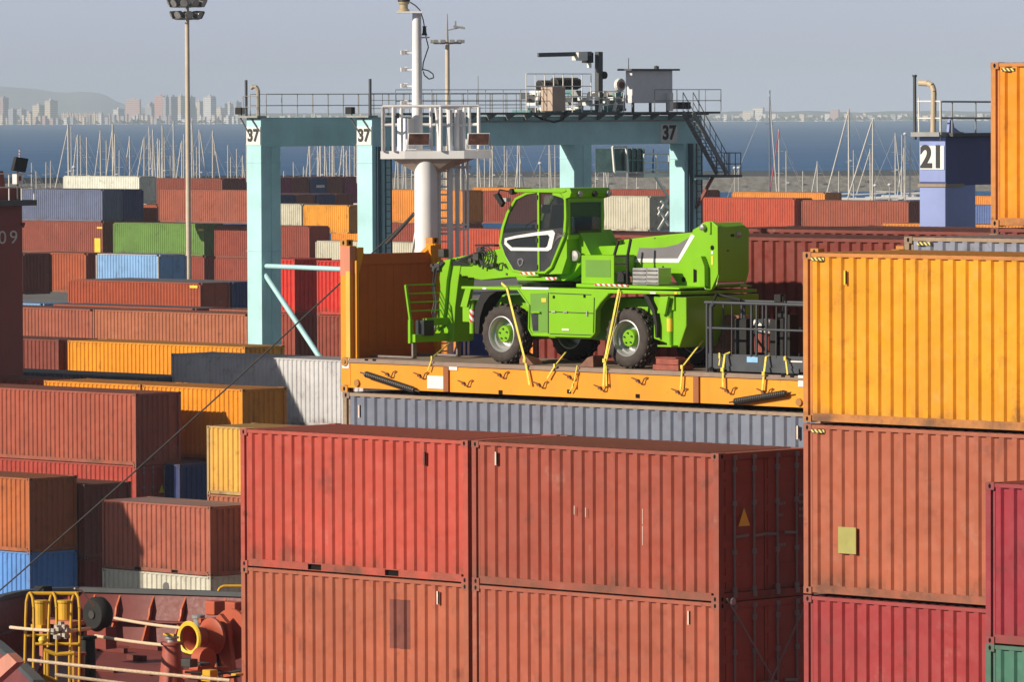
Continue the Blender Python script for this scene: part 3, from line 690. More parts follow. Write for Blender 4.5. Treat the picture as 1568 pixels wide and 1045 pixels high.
# wheels
def wheel(px, py, b, near=True):
    c = th.P(px, py, b); R = .555; wd = .38; cy = c[1]
    cz = R + .0; mb = MB()
    y0 = cy; y1 = cy + wd
    prof = [(.315, y0+.03), (.345, y0+.005), (.42, y0-.0), (.485, y0+.012), (.525, y0+.05), (.533, y0+.10), (.533, y1-.10), (.525, y1-.05), (.47, y1), (.32, y1-.03)]
    mb.lathe(prof, (c[0], 0, cz), 'y', 48, False)
    n = 22
    for i in range(n):                                    # tread lugs, alternating shoulders
        for side in (0, 1):
            t = 2*math.pi*(i+.5*side)/n
            for k in range(3):
                ya = (y0+.045+k*.052) if side == 0 else (y1-.045-k*.052); yb = (ya+.05) if side == 0 else (ya-.05)
                tt = t + k*.055; r0, r1 = .50 if k == 0 else .52, .562 if k else .545
                d = .062; q = []
                for yy in (ya, yb):
                    for ang, rr in ((tt-d, r0), (tt+d, r0), (tt+d*.8, r1), (tt-d*.8, r1)):
                        q.append((c[0]+rr*math.cos(ang), yy, cz+rr*math.sin(ang)))
                mb.add(q, [(0,1,2,3), (7,6,5,4), (0,4,5,1), (1,5,6,2), (2,6,7,3), (3,7,4,0)])
    whl = mb.build('wheel', M_TYRE, tm, smooth=True)
    mb = MB(); mb.lathe([(.325, y0+.025), (.335, y0+.012), (.318, y0+.008), (.300, y0+.03), (.292, y0+.10), (.262, y0+.125), (.255, y0+.20), (.24, y0+.235), (.0001, y0+.235)], (c[0], 0, cz), 'y', 40, False)
    mb.build('rim', M_RIM, whl, smooth=True)
    mb = MB(); mb.lathe([(.165, y0+.235), (.160, y0+.10), (.145, y0+.075), (.0001, y0+.07)], (c[0], 0, cz), 'y', 28, False)
    hb = mb.build('hub', G, whl, smooth=True)
    mb = MB()
    for i in range(5): t = i*2*math.pi/5+.4; mb.lathe([(.016, y0+.045), (.016, y0+.085)], (c[0]+.095*math.cos(t), 0, cz+.095*math.sin(t)), 'y', 8)
    mb.build('wheel_bolts', M_CHAIN, hb)
    return c
M_TYRE = plain('dusty_tyre', (0.060, 0.050, 0.044), 0.8, var=0.35, scale=7, spec=.25)
for b in (BN, BF-.38):
    for px, py in ((767, 508), (958, 516)):
        a = tr(px, py, BN)[0]; ox, oy = proj(*sh(a, b, tz+.55)); wheel(ox, oy, b)
# chassis side with arches
low = [(706,438.5),(791.8,440.3),(860,441.5),(960,444.5),(1042,446.5),(1042,451.5),(934,449.5),(920,462),(912,475),(911.5,510),(905,517),(860,516.5),(815,514),(809.8,505),(810,468),(793,444.8),(706,442.8)]
PR('chassis_side', low, BN, BN+.14)
PR('chassis_side', [(x, y) for x, y in low], BF-.12, BF, bevel=.01)
core = [(722,446),(1042,453),(1042,500),(1030,522),(990,524),(905,516),(812,512),(735,508),(722,480)]
PR('chassis', [(740,452),(800,452),(812,474),(812,508),(905,514),(915,478),(930,456),(1036,457),(1042,505),(1020,524),(990,528),(905,520),(812,517),(745,512)], BN+.55, BF-.55, G, .02)
mb = MB(); 
c0 = th.tp(768, 440, BN)[0]; c1 = th.tp(1040, 446, BN)[0]
zt = th.tp(860, 441.5, BN)[1]
mb.box(c0-.55, c1, BN+.13-th.o[1], BF-.11-th.o[1], zt-.07, zt-.01); mb.build('chassis_deck', G, tm, bevel=.01)
# axles
for px in (767, 958):
    a = tr(px, 512, BN)[0]-th.o[0]; MB().tube((a, BN+.3-th.o[1], .555), (a, BF-.3-th.o[1], .555), .13, 14).build('axle', M_GRILL, tm)
# arch rim lip
pth = [(793,443.5),(810.5,468),(810,504),(815,513.5),(905,516.5),(911,510),(912,475.5),(920,463),(932,450)]
mb = MB(); mb.path([(*[th.tp(x, y, BN-.01)[0]], BN-.012-th.o[1], th.tp(x, y, BN-.01)[1]) for x, y in pth], .018, 6); mb.build('side_lip', G, tm)
# side tank compartment: recess, step, panel seams
PR('step_recess', [(812,450),(836,449),(839,455),(839,509),(817,510),(813,500)], BN-.004, BN+.02, GD, 0)
PR('step_plate', [(814,477),(826,477.5),(826,480),(814,479.5)], BN-.05, BN+.01, G, .004)
PR('step_recess', [(813,480),(824,481),(824,507),(816,507)], BN-.008, BN+.01, M_GRILL, 0)
mb = MB()
for L in ([(839.5,448),(839.5,511)], [(839.5,477.5),(909,480)], [(910,456),(908.5,512)], [(842,511.5),(907,513.5)], [(842,449),(905,451.5)]):
    q = [th.P(x, y, BN-.006) for x, y in L]; mb.beam(q[0], q[1], .012, .012)
mb.build('panel_seam', M_GRILL, tm)
mb = MB()
for x, y in ((848,477.5),(866,478),(899,480.5)): p = th.P(x, y, BN-.01); mb.cbox(p, (.10, .03, .03) if x < 890 else (.03, .03, .09))
mb.build('latch', M_GREYM, tm)
for L in ([(798,439.8),(840,440.6),(840,444),(799,443)],): PR('badge', L, BN-.01, BN+.01, M_SIGN, 0)
PR('sticker', [(829,457),(836,457),(836,463),(829,463)], BN-.012, BN+.01, M_YEL, 0)
# mudguards
for pxc, pl in ((767, [(738,446.5),(733,457),(727,470),(726,486),(727,511),(733,512),(735,486),(741,466),(750,453),(760,447.5)]), (958, [(984,452),(990,462),(998,478),(1002,500),(1003,517),(1006,518),(1006,497),(1002,474),(993,455),(988,451)])):
    PR('mudguard', pl, BN+.02, BN+.36, M_BLACK, .008)
# flaps and stabiliser legs
PR('flap', [(712,442.7),(721,443),(714.5,471),(704.5,470)], BN-.03, BN+.03, G, .006)
PR('flap', [(1011,454),(1023,454.5),(1018,481.8),(1006,479.8)], BN-.03, BN+.03, G, .006)
for px, ytop, yb, foot in ((723.5, 460, 511, False), (1026, 470, 529, True)):
    st = link('stabiliser', MB().tube(th.P(px, ytop, BN+.10), th.P(px, yb, BN+.10), .055, 14).mesh('stabiliser', G, smooth=True), tm)
    p = th.P(px, (ytop+yb)/2, BN+.10)
    MB().tube((p[0], p[1], p[2]-.10), (p[0], p[1], p[2]+.14), .0585, 14).build('warning_band', M_RW if px < 800 else M_YEL, st)
    if foot:
        p = th.P(px+1, ytop, BN+.14); MB().cbox((p[0]+.03, p[1]+.05, p[2]+.07), (.22, .22, .26)).build('cylinder_housing', G, st, bevel=.01)
        p = th.P(px, yb, BN+.10); MB().cbox((p[0], p[1]+.02, p[2]-.01), (.34, .34, .03)).build('foot_plate', G, st)
p = th.P(720, 470, BN+.3); MB().box(p[0]-.06, p[0]+.35, BN+.15-th.o[1], BF-.15-th.o[1], .75, 1.17).build('front_beam', G, tm, bevel=.015)
p = th.P(1040, 470, BN); zc = th.tp(1042, 453, BN)[1]
MB().prism([(p[0]-.75, zc-.02), (p[0]+.06, zc-.02), (p[0]+.06, zc-.55), (p[0]-.12, zc-.95), (p[0]-.75, zc-.80)], BN+.12-th.o[1], BF-.12-th.o[1]).build('rear_frame', G, tm, bevel=.02)
# turntable and upper deck
zd = th.tp(882, 437, BN+.25)[1]
mb = MB(); mb.lathe([(.62, zt-.02), (.62, zd-.02), (.70, zd-.02), (.70, zd+.02)], (th.tp(850, 440, 3.75)[0], 0, 0), 'z', 36); mb.build('slewing_ring', M_GRILL, tm)
PR('upper_frame', [(800,417),(870,424),(902,424),(884,431.5),(862,431),(800,429.5)], 3.45, 4.15, G, .015)
PR('upper_frame', [(790,424),(846,424.5),(846,430.5),(792,429.8)], 2.85, 3.5, G, .01)
PR('support_arm', [(838,429.5),(866,412),(874,399),(889,396),(891,402),(880,417),(864,430.5)], 3.05, 3.30, G, .01)
PR('deck_plate', [(882,434.6),(940,436.5),(1018,439),(1040,441),(1040,443.5),(1010,443.5),(882,440)], 2.75, 4.7, G, .012)
mb = MB(); q = th.pts([(910,434.4),(962,436.2),(962,439.4),(910,437.6)], 2.735); mb.prism(q, 2.735-th.o[1], 2.76-th.o[1]); mb.build('warning_tape', M_RW, tm)
q = th.pts([(797,416.6),(820,417.2),(820,421),(797,420.5)], 2.73); MB().prism(q, 2.725-th.o[1], 2.76-th.o[1]).build('warning_tape', M_RW, tm)
q = th.pts([(836,424.5),(853,425),(852,429),(836,428.5)], 2.84); MB().prism(q, 2.83-th.o[1], 2.86-th.o[1]).build('warning_tape', M_RW, tm)
# beacon light on bracket
p = th.P(882, 392, 3.0); mb = MB(); mb.lathe([(.0001, p[1]-.06), (.095, p[1]-.05), (.105, p[1]), (.07, p[1]+.06)], (p[0], 0, p[2]), 'y', 20); mb.build('work_light', M_GREYM, tm, smooth=True)
# cab
BC = 2.78; CW = 1.02
outer = [(784.5,291),(806,294),(826,291),(858,292.5),(866,304),(867,332),(865.5,360),(844,411),(834,419.5),(801,420),(784,416.5),(770.5,394),(763.3,374),(767,349),(775,325),(788,303)]
cen = (815, 357)
def shrink(L, k): 
    out = []
    for x, y in L:
        dx, dy = x-cen[0], y-cen[1]; r = math.hypot(dx, dy); out.append((x-dx/r*k, y-dy/r*k))
    return out
outer = outer[1:]
cabroot = PR('cab', outer, BC+.03, BC+CW, G, .03)
# hollow look: the cab body is a shell -> rebuild as rings plus walls
mb = MB(); o_ = th.pts(outer, BC); i_ = th.pts(shrink(outer, 4.2), BC)
mb.ring(o_, i_, BC-th.o[1], BC+.06-th.o[1]); mb.ring(o_, i_, BC+CW-.06-th.o[1], BC+CW-th.o[1])
n = len(outer)
wall_idx = [i for i in range(n) if i not in ()]
mb2 = MB()
o3 = th.pts(outer, BC); i3 = th.pts(shrink(outer, 2.4), BC)
y0, y1 = BC+.05-th.o[1], BC+CW-.05-th.o[1]
for i in range(n):
    j = (i+1) % n
    if i in (2, 3, 4, 5, 6, 7, 8, 9, 10, 11):
        if i == 4: continue
        A, B, C_, D2 = o3[i], o3[j], i3[j], i3[i]
        mb2.add([(A[0],y0,A[1]),(B[0],y0,B[1]),(C_[0],y0,C_[1]),(D2[0],y0,D2[1]),(A[0],y1,A[1]),(B[0],y1,B[1]),(C_[0],y1,C_[1]),(D2[0],y1,D2[1])],
                [(0,1,5,4),(2,3,7,6),(0,4,7,3),(1,2,6,5),(0,3,2,1),(4,5,6,7)])
mb.add(mb2.v, mb2.f)
cabroot.data = mb.mesh('cab', G); 
# rear window wall (faces the right of the picture)
xr0 = th.tp(866.5, 330, BC)[0]; ae = xr0 + th.o[0]
zt_, zb_ = th.te(895, 303, ae)[1], th.te(895, 362, ae)[1]
z1, z0 = th.te(895, 312, ae)[1], th.te(895, 357, ae)[1]
yA, yB = BC+.05-th.o[1], BC+CW-.05-th.o[1]
mb = MB(); mb.box(xr0-.03, xr0+.01, yA, yB, z1, zt_+.08); mb.box(xr0-.03, xr0+.01, yA, yB, zb_-.05, z0); mb.box(xr0-.03, xr0+.01, yA, yA+.10, z0, z1); mb.box(xr0-.03, xr0+.01, yB-.08, yB, z0, z1)
mb.build('rear_wall', G, cabroot, bevel=.008)
MB().box(xr0-.012, xr0+.016, yA+.06, yB-.05, z0-.03, z1+.03).build('rear_window', M_GLASS, cabroot)
MB().ring([(0,0)]*3, [(0,0)]*3, 0, 0)
# side door: black lower panel, glass, white trim, bar
inn = shrink(outer, 4.0)
q = th.pts(inn, BC+.02)
MB().prism(q, BC+.022-th.o[1], BC+.030-th.o[1]).build('side_glass', M_GLASS, cabroot)
MB().prism(q, BC+CW-.030-th.o[1], BC+CW-.022-th.o[1]).build('side_glass', M_GLASS, cabroot)
PR('door_panel', [(774,357),(800,354),(851,350),(862,349),(862,361),(841.5,408.5),(832.5,415.8),(802,416),(786.5,413),(774,393),(767.5,374),(771,357)], BC+.005, BC+.055, M_GRILL, .006, parent=cabroot)
wo_ = [(773.5,365),(790,361),(820,356),(847,352.5),(850.5,357),(845,381),(840,384.5),(783,384),(773,374)]
wi_ = [(777,368),(791,364.8),(820,361),(840,359.5),(842.5,363),(839,377),(836,379.5),(784.5,379),(776.5,371.5)]
mb = MB(); mb.ring(th.pts(wo_, BC), th.pts(wi_, BC), BC-.014-th.o[1], BC+.012-th.o[1]); mb.build('white_trim', M_SIGN, cabroot)
MB().prism(th.pts(wi_, BC), BC-.004-th.o[1], BC+.01-th.o[1]).build('trim_window', M_GLASS, cabroot)
mb = MB()
for i in range(9):
    x = 846+i*1.9; mb.path([th.P(x+4.5, 352+i*.4, BC-.004), th.P(x+2.5, 362, BC-.004), th.P(x-3.2-i*.5, 386-i*3.4, BC-.004)], .006, 4)
mb.build('hatching', M_GREYM, cabroot)
mb = MB(); mb.ring(th.pts([(793,397),(799,395.5),(802,399),(800,406),(796,408.5),(792.5,403)], BC), th.pts([(794.5,398.5),(798.5,397.5),(800,400),(798.8,404.8),(796,406.5),(794.2,402.5)], BC), BC-.008-th.o[1], BC+.01-th.o[1]); mb.build('emblem', M_STRIPE, cabroot)
PR('door_bar', [(822.4,294),(825.4,294),(826,416),(823,416)], BC-.012, BC+.03, G, .004, parent=cabroot)
mb = MB()
for y in (302, 347, 368, 409): p = th.P(822.5, y, BC-.012); mb.cbox(p, (.05, .04, .08))
mb.build('door_hinge', M_GRILL, cabroot)
# interior: seat, wheel, console
p = th.P(846, 350, BC+.5)
mb = MB(); mb.box(p[0]-.28, p[0]+.18, p[1]-.24, p[1]+.24, p[2]-.30, p[2]-.16)
mb.prism([(p[0]+.05, p[2]-.2), (p[0]+.20, p[2]-.2), (p[0]+.32, p[2]+.45), (p[0]+.20, p[2]+.45)], p[1]-.22, p[1]+.22); mb.box(p[0]+.22, p[0]+.32, p[1]-.12, p[1]+.12, p[2]+.46, p[2]+.66)
mb.build('seat', M_BLACK, cabroot, bevel=.03)
p = th.P(817, 345, BC+.45); mb = MB()
q = [(p[0]+.17*math.cos(t)*.7, p[1]+.17*math.sin(t), p[2]+.17*math.cos(t)*.55) for t in [i*math.pi/9 for i in range(19)]]
mb.path(q, .014, 6); mb.tube(p, (p[0]-.12, p[1], p[2]-.4), .025, 8); mb.build('steering_wheel', M_BLACK, cabroot)
p = th.P(800, 362, BC+.45); MB().cbox((p[0], p[1], p[2]-.1), (.3, .5, .35)).build('console', M_GRILL, cabroot, bevel=.03)
p = th.P(836, 320, BC+.6); MB().cbox(p, (.02, .22, .16)).build('headrest_cover', M_SIGN, cabroot)
# roof with overhang and lamps
rf = th.pts([(784,289.5),(800,289),(866,289),(868,293),(862,295.5),(788,294.5)], BC)
roof = MB().prism(rf, BC-.02-th.o[1], BC+CW+.02-th.o[1]).build('roof', G, cabroot, bevel=.015)
zz = th.te(900, 290, ae)[1]
mb = MB(); mb.prism([(xr0-.35, zz+.03), (xr0+.10, zz+.03), (xr0+.14, zz-.05), (xr0+.10, zz-.14), (xr0-.02, zz-.17), (xr0-.35, zz-.1)], BC+.0-th.o[1], BC+CW+.03-th.o[1]); mb.build('rear_visor', G, roof, bevel=.01)
for py_, m_ in ((.22, M_GREYM), (.62, M_GRILL), (.98, M_GREYM)):
    y = BC+py_-th.o[1]; MB().lathe([(.0001, xr0+.175), (.055, xr0+.17), (.062, xr0+.12)], (0, y, zz-.08), 'x', 14).build('roof_lamp', m_, roof, smooth=True)
mb = MB(); mb.path([th.P(790, 296, BC), th.P(780, 293, BC-.05), th.P(765, 290.5, BC-.15), th.P(763, 297, BC-.15)], .013, 6)
MB().prism([(0,0)]*3, 0, 0)
mir = mb.build('mirror', M_BLACK, cabroot); p = th.P(764, 306.5, BC-.16)
MB().prism([(p[0]-.13, p[2]+.10), (p[0]-.02, p[2]+.13), (p[0]+.13, p[2]-.05), (p[0]+.07, p[2]-.13)], p[1]-.03, p[1]+.05).build('mirror_head', M_BLACK, mir, bevel=.01)
p = th.P(784.5, 293.5, BC-.02); MB().lathe([(.05, p[1]-.05), (.06, p[1]), (.05, p[1]+.08)], (p[0], 0, p[2]), 'y', 14).build('front_lamp', M_BLACK, cabroot)
p = th.P(774, 306, BC+.5); MB().cbox(p, (.16, .12, .07)).build('front_work_light', M_GREYM, cabroot)
# body under and behind the cab
mb = MB(); mb.prism(th.pts([(842,412),(865.5,361),(868,361),(868,395),(860,420),(838,420.5)], BC+.06), BC+.06-th.o[1], BC+CW-.02-th.o[1])
mb.prism([(xr0-.02, zb_+.12), (xr0+.30, zb_-.35), (xr0+.30, zb_-.62), (xr0-.15, zb_-.62)], BC+.35-th.o[1], BC+CW+.2-th.o[1]); mb.build('cab_base', G, tm, bevel=.01)
# boom
boom = PR('boom', [(686,396.5),(763,381.5),(800,376),(940,368.5),(1020,359.5),(1063,355.5),(1064,420),(1000,421),(940,420),(800,424.5),(779,425),(737,429.5),(700,422)], 3.92, 4.42, G, .02)
tail = PR('tail_plate', [(1062,354),(1075,341.8),(1080,339.8),(1090,339),(1098.8,347),(1099.4,420),(1089,444.4),(1042.6,442.5),(1028,421),(1010,418.5),(1000,402.5),(1040,402.5)], 3.42, 3.50, G, .012)
PR('tail_plate', [(1062,354),(1075,341.8),(1090,339),(1098.8,347),(1099.4,420),(1089,444.4),(1042.6,442.5),(1028,421)], 4.30, 4.38, G, .012)
PR('boom_cover', [(890,391),(900,378),(946,376),(975,370),(1062,356.5),(1064,420),(1012,421),(968,414),(940,412),(890,412)], 3.43, 3.49, G, .012)
cw = [(1060,352),(1075,343.5),(1089,341),(1096.5,348),(1097.2,420),(1087.5,441),(1050,440)]
ctw = PR('counterweight', cw, 3.50, 4.30, G, .02)
# end details of the counterweight
ct = tr(1099, 390, 3.42)[0]
def EP(name, L, a, dx, mat, parent): 
    mb = MB().prismx([th.te(x, y, a) for x, y in L], a-th.o[0]-.002, a-th.o[0]+dx); return mb.build(name, mat, parent, bevel=.004)
EP('end_plate', [(1100.5,349),(1139,345),(1146,351),(1146,416),(1141,436),(1096,438),(1100.5,420)], ct-.005, .012, G, ctw)
p = th.E(1130, 359.5, ct); MB().lathe([(.045, p[0]-.01), (.06, p[0]+.02), (.0001, p[0]+.05)], (0, p[1], p[2]), 'x', 14).build('tail_lamp', M_GREYM, ctw)
p = th.E(1121, 360.5, ct); MB().cbox(p, (.02, .09, .05)).build('lamp_housing', M_BLACK, ctw)
p = th.E(1114, 384, ct); MB().cbox(p, (.03, .05, .02)).build('handle', M_BLACK, ctw)
EP('warning_tape', [(1098,431.5),(1138.5,430.5),(1138.5,434),(1097,435.5)], ct+.01, .012, M_RW, ctw)
# stripe and chevron on the cover
b = 3.43
MB().prism(th.pts([(979,379.6),(1000,380),(1019,378.6),(1038.7,374),(1059,361.5),(1038.5,396),(974.5,396.4)], b), b-.008-th.o[1], b+.01-th.o[1]).build('grey_panel', M_STRIPE, tm)
MB().prism(th.pts([(974.5,396.2),(1038.5,396),(1059,359),(1064.5,361),(1040,402.5),(972,401.8)], b), b-.012-th.o[1], b+.01-th.o[1]).build('white_chevron', M_SIGN, tm)
b = 3.42
for nm, L, m_ in (('round_hole', None, M_DARK),):
    for x, y, r in ((1090.8, 379.5, .045), (1047, 428.5, .05), (1015.5, 409, .02)): p = th.P(x, y, b); MB().lathe([(r, p[1]-.006), (r, p[1]+.01)], (p[0], 0, p[2]), 'y', 14).build(nm, m_, tail)
p = th.P(1078.5, 348.5, b); MB().lathe([(.02, p[1]-.10), (.055, p[1]-.08), (.06, p[1])], (p[0], 0, p[2]), 'y', 16).build('pivot_pin', M_GREYM, tail)
p = th.P(1085, 350, b); MB().box(p[0]+.02, p[0]+.07, p[1]-.03, p[1]+.01, p[2]-.1, p[2]+.12).build('bracket', G, tail, bevel=.005)
p = th.P(1090.8, 387, b); MB().cbox(p, (.05, .016, .05)).build('label_plate', M_SIGN, tail)
p = th.P(1091, 399, b); MB().cbox(p, (.05, .016, .16)).build('warning_label', M_YEL, tail)
MB().prism(th.pts([(1064.5,440),(1082,441),(1080,444),(1064,442.5)], b), b-.008-th.o[1], b+.01-th.o[1]).build('warning_tape', M_RW, tail)
hk = PR('lift_link', [(1057,399),(1068,392.5),(1073,392.5),(1078.5,408),(1079,439),(1071,438),(1070,418),(1066,413),(1061,411)], 3.30, 3.42, G, .008)
MB().prism(th.pts([(1062,412),(1067,414),(1067,432),(1062,433)], b), b-.006-th.o[1], b+.01-th.o[1]).build('slot', M_DARK, tail)
# bonnet, ladder, plates
bn = PR('bonnet', [(890,391),(940,391),(940,436),(890,434.5)], 2.85, 3.40, G, .012)
MB().prism(th.pts([(897,398),(935,398.4),(935,424.5),(897,424)], 2.85), 2.843-th.o[1], 2.86-th.o[1]).build('vent_mesh', GD, bn)
lad = link('ladder', MB().path([th.P(940.5,434,2.9), th.P(940.5,392,2.9), th.P(947,369,2.95)], .028, 8).mesh('ladder', M_BLACK), tm)
MB().path([th.P(961,434,2.9), th.P(961,392,2.9), th.P(966,366,2.95)], .028, 8).build('ladder_rail', M_BLACK, lad)
mb = MB()
for y in (392, 404, 418): mb.tube(th.P(940.5,y,2.9), th.P(961,y,2.9), .018, 6)
mb.build('rung', M_BLACK, lad)
PR('hose_box', [(945,419),(951,415),(955,422),(955,433),(944,433)], 2.86, 3.1, M_BLACK, .02); PR('tool_box', [(953,423),(968,423),(968,433),(953,433)], 3.0, 3.3, M_BAG, .02)
for i in range(4):
    y = 413+i*6.3
    for x0, x1 in ((968.5, 990), (990.5, 1008)):
        q0, q1 = th.P(x0, y, 2.86), th.P(x1, y+.4, 2.86); mb = MB(); mb.box(q0[0], q1[0], q0[1], q0[1]+.34, q0[2]-.052, q0[2]+.030)
        mb.tube((q0[0]+.02, q0[1]-.008, q0[2]-.015), (q1[0]-.02, q0[1]-.008, q0[2]-.015), .018, 8); mb.build('steel_outrigger_pad', M_GREYM, tm, bevel=.018)
# boom head and carriage
bh = 3.92
head = PR('boom_head', [(668.5,410),(674,400.5),(688,396.5),(706,404),(702,428),(697,470),(694,524),(664,522),(667,505),(676,500),(680,470),(683,432),(672,418)], bh-.02, bh+.42, G, .015)
PR('head_flange', [(666,404),(674,400),(690,396.5),(684,430),(681,470),(677,499),(666,506),(671,470),(674,440),(671,412)], bh-.10, bh-.02, G, .012)
mb = MB(); random.seed(5)
for k in range(5):
    o1, o2 = random.uniform(-2, 2), random.uniform(-.1, .05)
    mb.path([th.P(676+k, 398+k, bh-.12), th.P(667+o1, 412, bh-.16+o2), th.P(664+o1, 440, bh-.16), th.P(667+o1, 462, bh-.14), th.P(664+o1*1.5, 480, bh-.18), th.P(668, 497, bh-.15), th.P(659+k*2, 508, bh-.2)], .014, 6)
mb.build('hydraulic_hose', M_HOSE, head)
mb = MB(); 
for x, y, s_ in ((679,388,.16), (672,409,.14), (668,412,.12), (664,407,.07)): MB().cbox(th.P(x, y, bh-.10), (s_, .14, s_)).build('valve_block', M_CHAIN, head, bevel=.015)
mb = MB(); mb.path([th.P(675,388,bh-.1), th.P(680,384,bh-.05), th.P(684,390,bh)], .02, 6); mb.build('head_pipe', M_HOSE, head)
mb = MB(); mb.beam(th.P(703,430,bh+.4), th.P(698,505,bh+.4), .09, .09); mb.build('tilt_cylinder', M_RIM, head)
# hose drum on the boom
mb = MB(); random.seed(9); c = th.P(744, 393, bh-.08)
for k in range(4):
    r = .20-.035*k; mb.path([(c[0]+r*math.cos(t)*.9, c[1]-.03*k, c[2]+r*math.sin(t)) for t in [-2.6+i*.35 for i in range(15)]], .013, 5)
mb.path([th.P(739,388,bh-.1), th.P(741,400,bh-.1), th.P(739.5,412,bh-.08)], .02, 5)
mb.path([th.P(753,405,bh-.06), th.P(757,411,bh-.08), th.P(763,411,bh-.08), th.P(765,404,bh-.06), th.P(770,403,bh-.06), th.P(775,411,bh-.04)], .016, 5); mb.path([th.P(703,398,bh-.06), th.P(728,388,bh-.12), th.P(735,386,bh-.14)], .016, 5)
mb.build('hose_bundle', M_HOSE, boom)
mb = MB()
for x, y, s_ in ((731,393,.16), (722,399,.09), (736,383,.12), (756,406,.09), (729,402,.08)): MB().cbox(th.P(x, y, bh-.07), (s_, .12, s_)).build('valve_block', M_CHAIN, boom, bevel=.02)
mb = MB(); mb.box(*[v for pr in zip(th.P(727,377,bh), (th.P(757,378,bh)[0], bh+.4-th.o[1], th.P(727,377,bh)[2]+.03)) for v in pr]); mb.build('top_guard', M_BLACK, boom)
mb = MB()
for i, (x0, y0, n, dy) in enumerate(((690, 396.8, 4, -1.2), (690, 417.5, 4, 2.6), (717, 393, 2, -1.2))):
    for k in range(n):
        x, y = x0+k*9.5, y0+k*dy
        for q in range(3): mb.prism(th.pts([(x+q*2.6, y), (x+q*2.6+1.8, y-.3), (x+q*2.6+1.2, y+3), (x+q*2.6-.6, y+3)], bh-.004), bh-.006-th.o[1], bh+.01-th.o[1])
mb.build('wear_pad', M_DARK, boom)
# carriage with backrest
ca = tr(629, 500, 3.0)[0]; car = link('fork_carriage', MB().box(0,1,0,1,0,1).mesh('x', G), tm)
x_ = ca - th.o[0]; bA, bB = 3.0, 4.55
def Z(py, b=3.0): return tra(*([proj(*sh(ca, b, 16))[0], py]), ca)[1]-th.o[2]
zb0, zb1, ztop = Z(526), Z(490), Z(437)
mb = MB()
for b in (bA, bB): mb.beam((x_, b-th.o[1], zb0), (x_, b-th.o[1], zb1), .09, .06, (1,0,0)); mb.beam((x_, b-th.o[1], zb1-.05), (x_-.13, b-th.o[1], ztop), .05, .04, (1,0,0))
mb.box(x_, x_+.12, bA-th.o[1], bB-th.o[1], zb0+.02, zb0+.17); mb.box(x_+.02, x_+.12, bA+.3-th.o[1], bB-.2-th.o[1], zb1-.12, zb1+.02)
for f in (0, .25, .5, .75): 
    zr = ztop+(zb1-ztop)*f; xr = x_-.13*(1-f); mb.tube((xr, bA-th.o[1], zr), (xr, bB-th.o[1], zr), .014, 6)
car.data = mb.mesh('fork_carriage', G)
p = (x_+.05, bA+.32-th.o[1], zb1-.16); MB().cbox(p, (.24, .28, .30)).build('motor_block', M_GRILL, car, bevel=.02)
for b in (bA+.12, bB-.25):
    y = b-th.o[1]; fk = MB(); fk.box(x_-.06, x_-.015, y-.05, y+.05, .012, zb0+.15); fk.box(x_-1.15, x_-.015, y-.05, y+.05, .012, .05)
    fk.build('fork', M_ROD, car, bevel=.006)
# timber blocks under the stabiliser and wheel chocks (things of their own)
p = sh(*[tr(1027, 546, BN+.12)[0], BN+.12], tz)
blk = MB(); blk.box(-.30, .34, -.16, .24, 0, .10); blk.box(-.26, .30, -.12, .20, .103, .21); blk.box(-.3, .22, -.1, .16, .213, .235)
zfoot = th.tp(1026, 530, BN+.1)[1]
o = blk.build('timber_block', M_WOOD, None, bevel=.012); o.location = p; o.rotation_euler = (0, 0, RZ); tag(o, 'stack of red painted timber blocks under the rear stabiliser foot', 'timber blocks')
for px, lab in ((812, 'brown wooden wedge behind the front wheel of the green machine'), (905, 'brown wooden wedge in front of the rear wheel of the green machine')):
    a = tr(px, 548, 2.9)[0]; mb = MB(); s_ = 1 if px < 850 else -1
    mb.prism([(-.16, 0), (.16, 0), (.10*-s_, .20), (-.02*s_-.12*s_, .20)] if 0 else [(-.17*s_, .21), (-.02*s_, .17), (.20*s_, 0), (-.17*s_, 0)], -.12, .16)
    o = mb.build('wheel_chock', M_BAG, None, bevel=.008); o.location = sh(a, 2.9, tz); o.rotation_euler = (0, 0, RZ); tag(o, lab, 'wheel chock')
# straps
def strap(pts, lab, wd=.05):
    wd *= .62
    q = [sh(tr(x, y, b)[0], b, tr(x, y, b)[1]) for x, y, b in pts]
    o0 = Vector(q[-1]); mb = MB(); Ri = Matrix.Rotation(-RZ, 3, 'Z'); L = [Ri @ (Vector(p)-o0) for p in q]
    for a, c in zip(L, L[1:]): mb.beam(a, c, .012, wd, (1,0,0) if abs((c-a).normalized().z) > .3 else (0,0,1))
    c = L[-2]; mb.beam(c+Vector((0,-.012,.03)), c+Vector((0,-.012,-.04)), .03, wd*1.5, (1,0,0))
    o = mb.build('lashing_strap', M_STRAP); o.location = o0; o.rotation_euler = (0, 0, RZ); tag(o, lab, 'strap', 'yellow lashing straps')
bs = BN - .03
strap([(768,434,2.9),(776,441,bs),(804,552,2.5),(811,590,2.49)], 'yellow strap running from the cab base down over the front wheel', .075)
strap([(948,443,2.62),(926,552,2.5),(924,592,2.49)], 'yellow strap hanging from the lime deck down past the rear wheel', .075)
strap([(951,446,2.64),(942,492,2.6),(928,556,2.5),(929,592,2.49)], 'thin second yellow strap just right of the one past the rear wheel', .04)
strap([(1076,522,3.3),(1045,562,2.5),(1042,597,2.49)], 'yellow strap slanting from the rear frame to the rack edge left of the basket', .06)
strap([(866,540,3.0),(850,560,2.5),(838,580,2.49)], 'short yellow strap slanting under the middle of the machine', .05)
strap([(688,526,3.7),(662,548,2.5),(655,568,2.49)], 'slack yellow strap from the boom foot to the rack edge', .04)
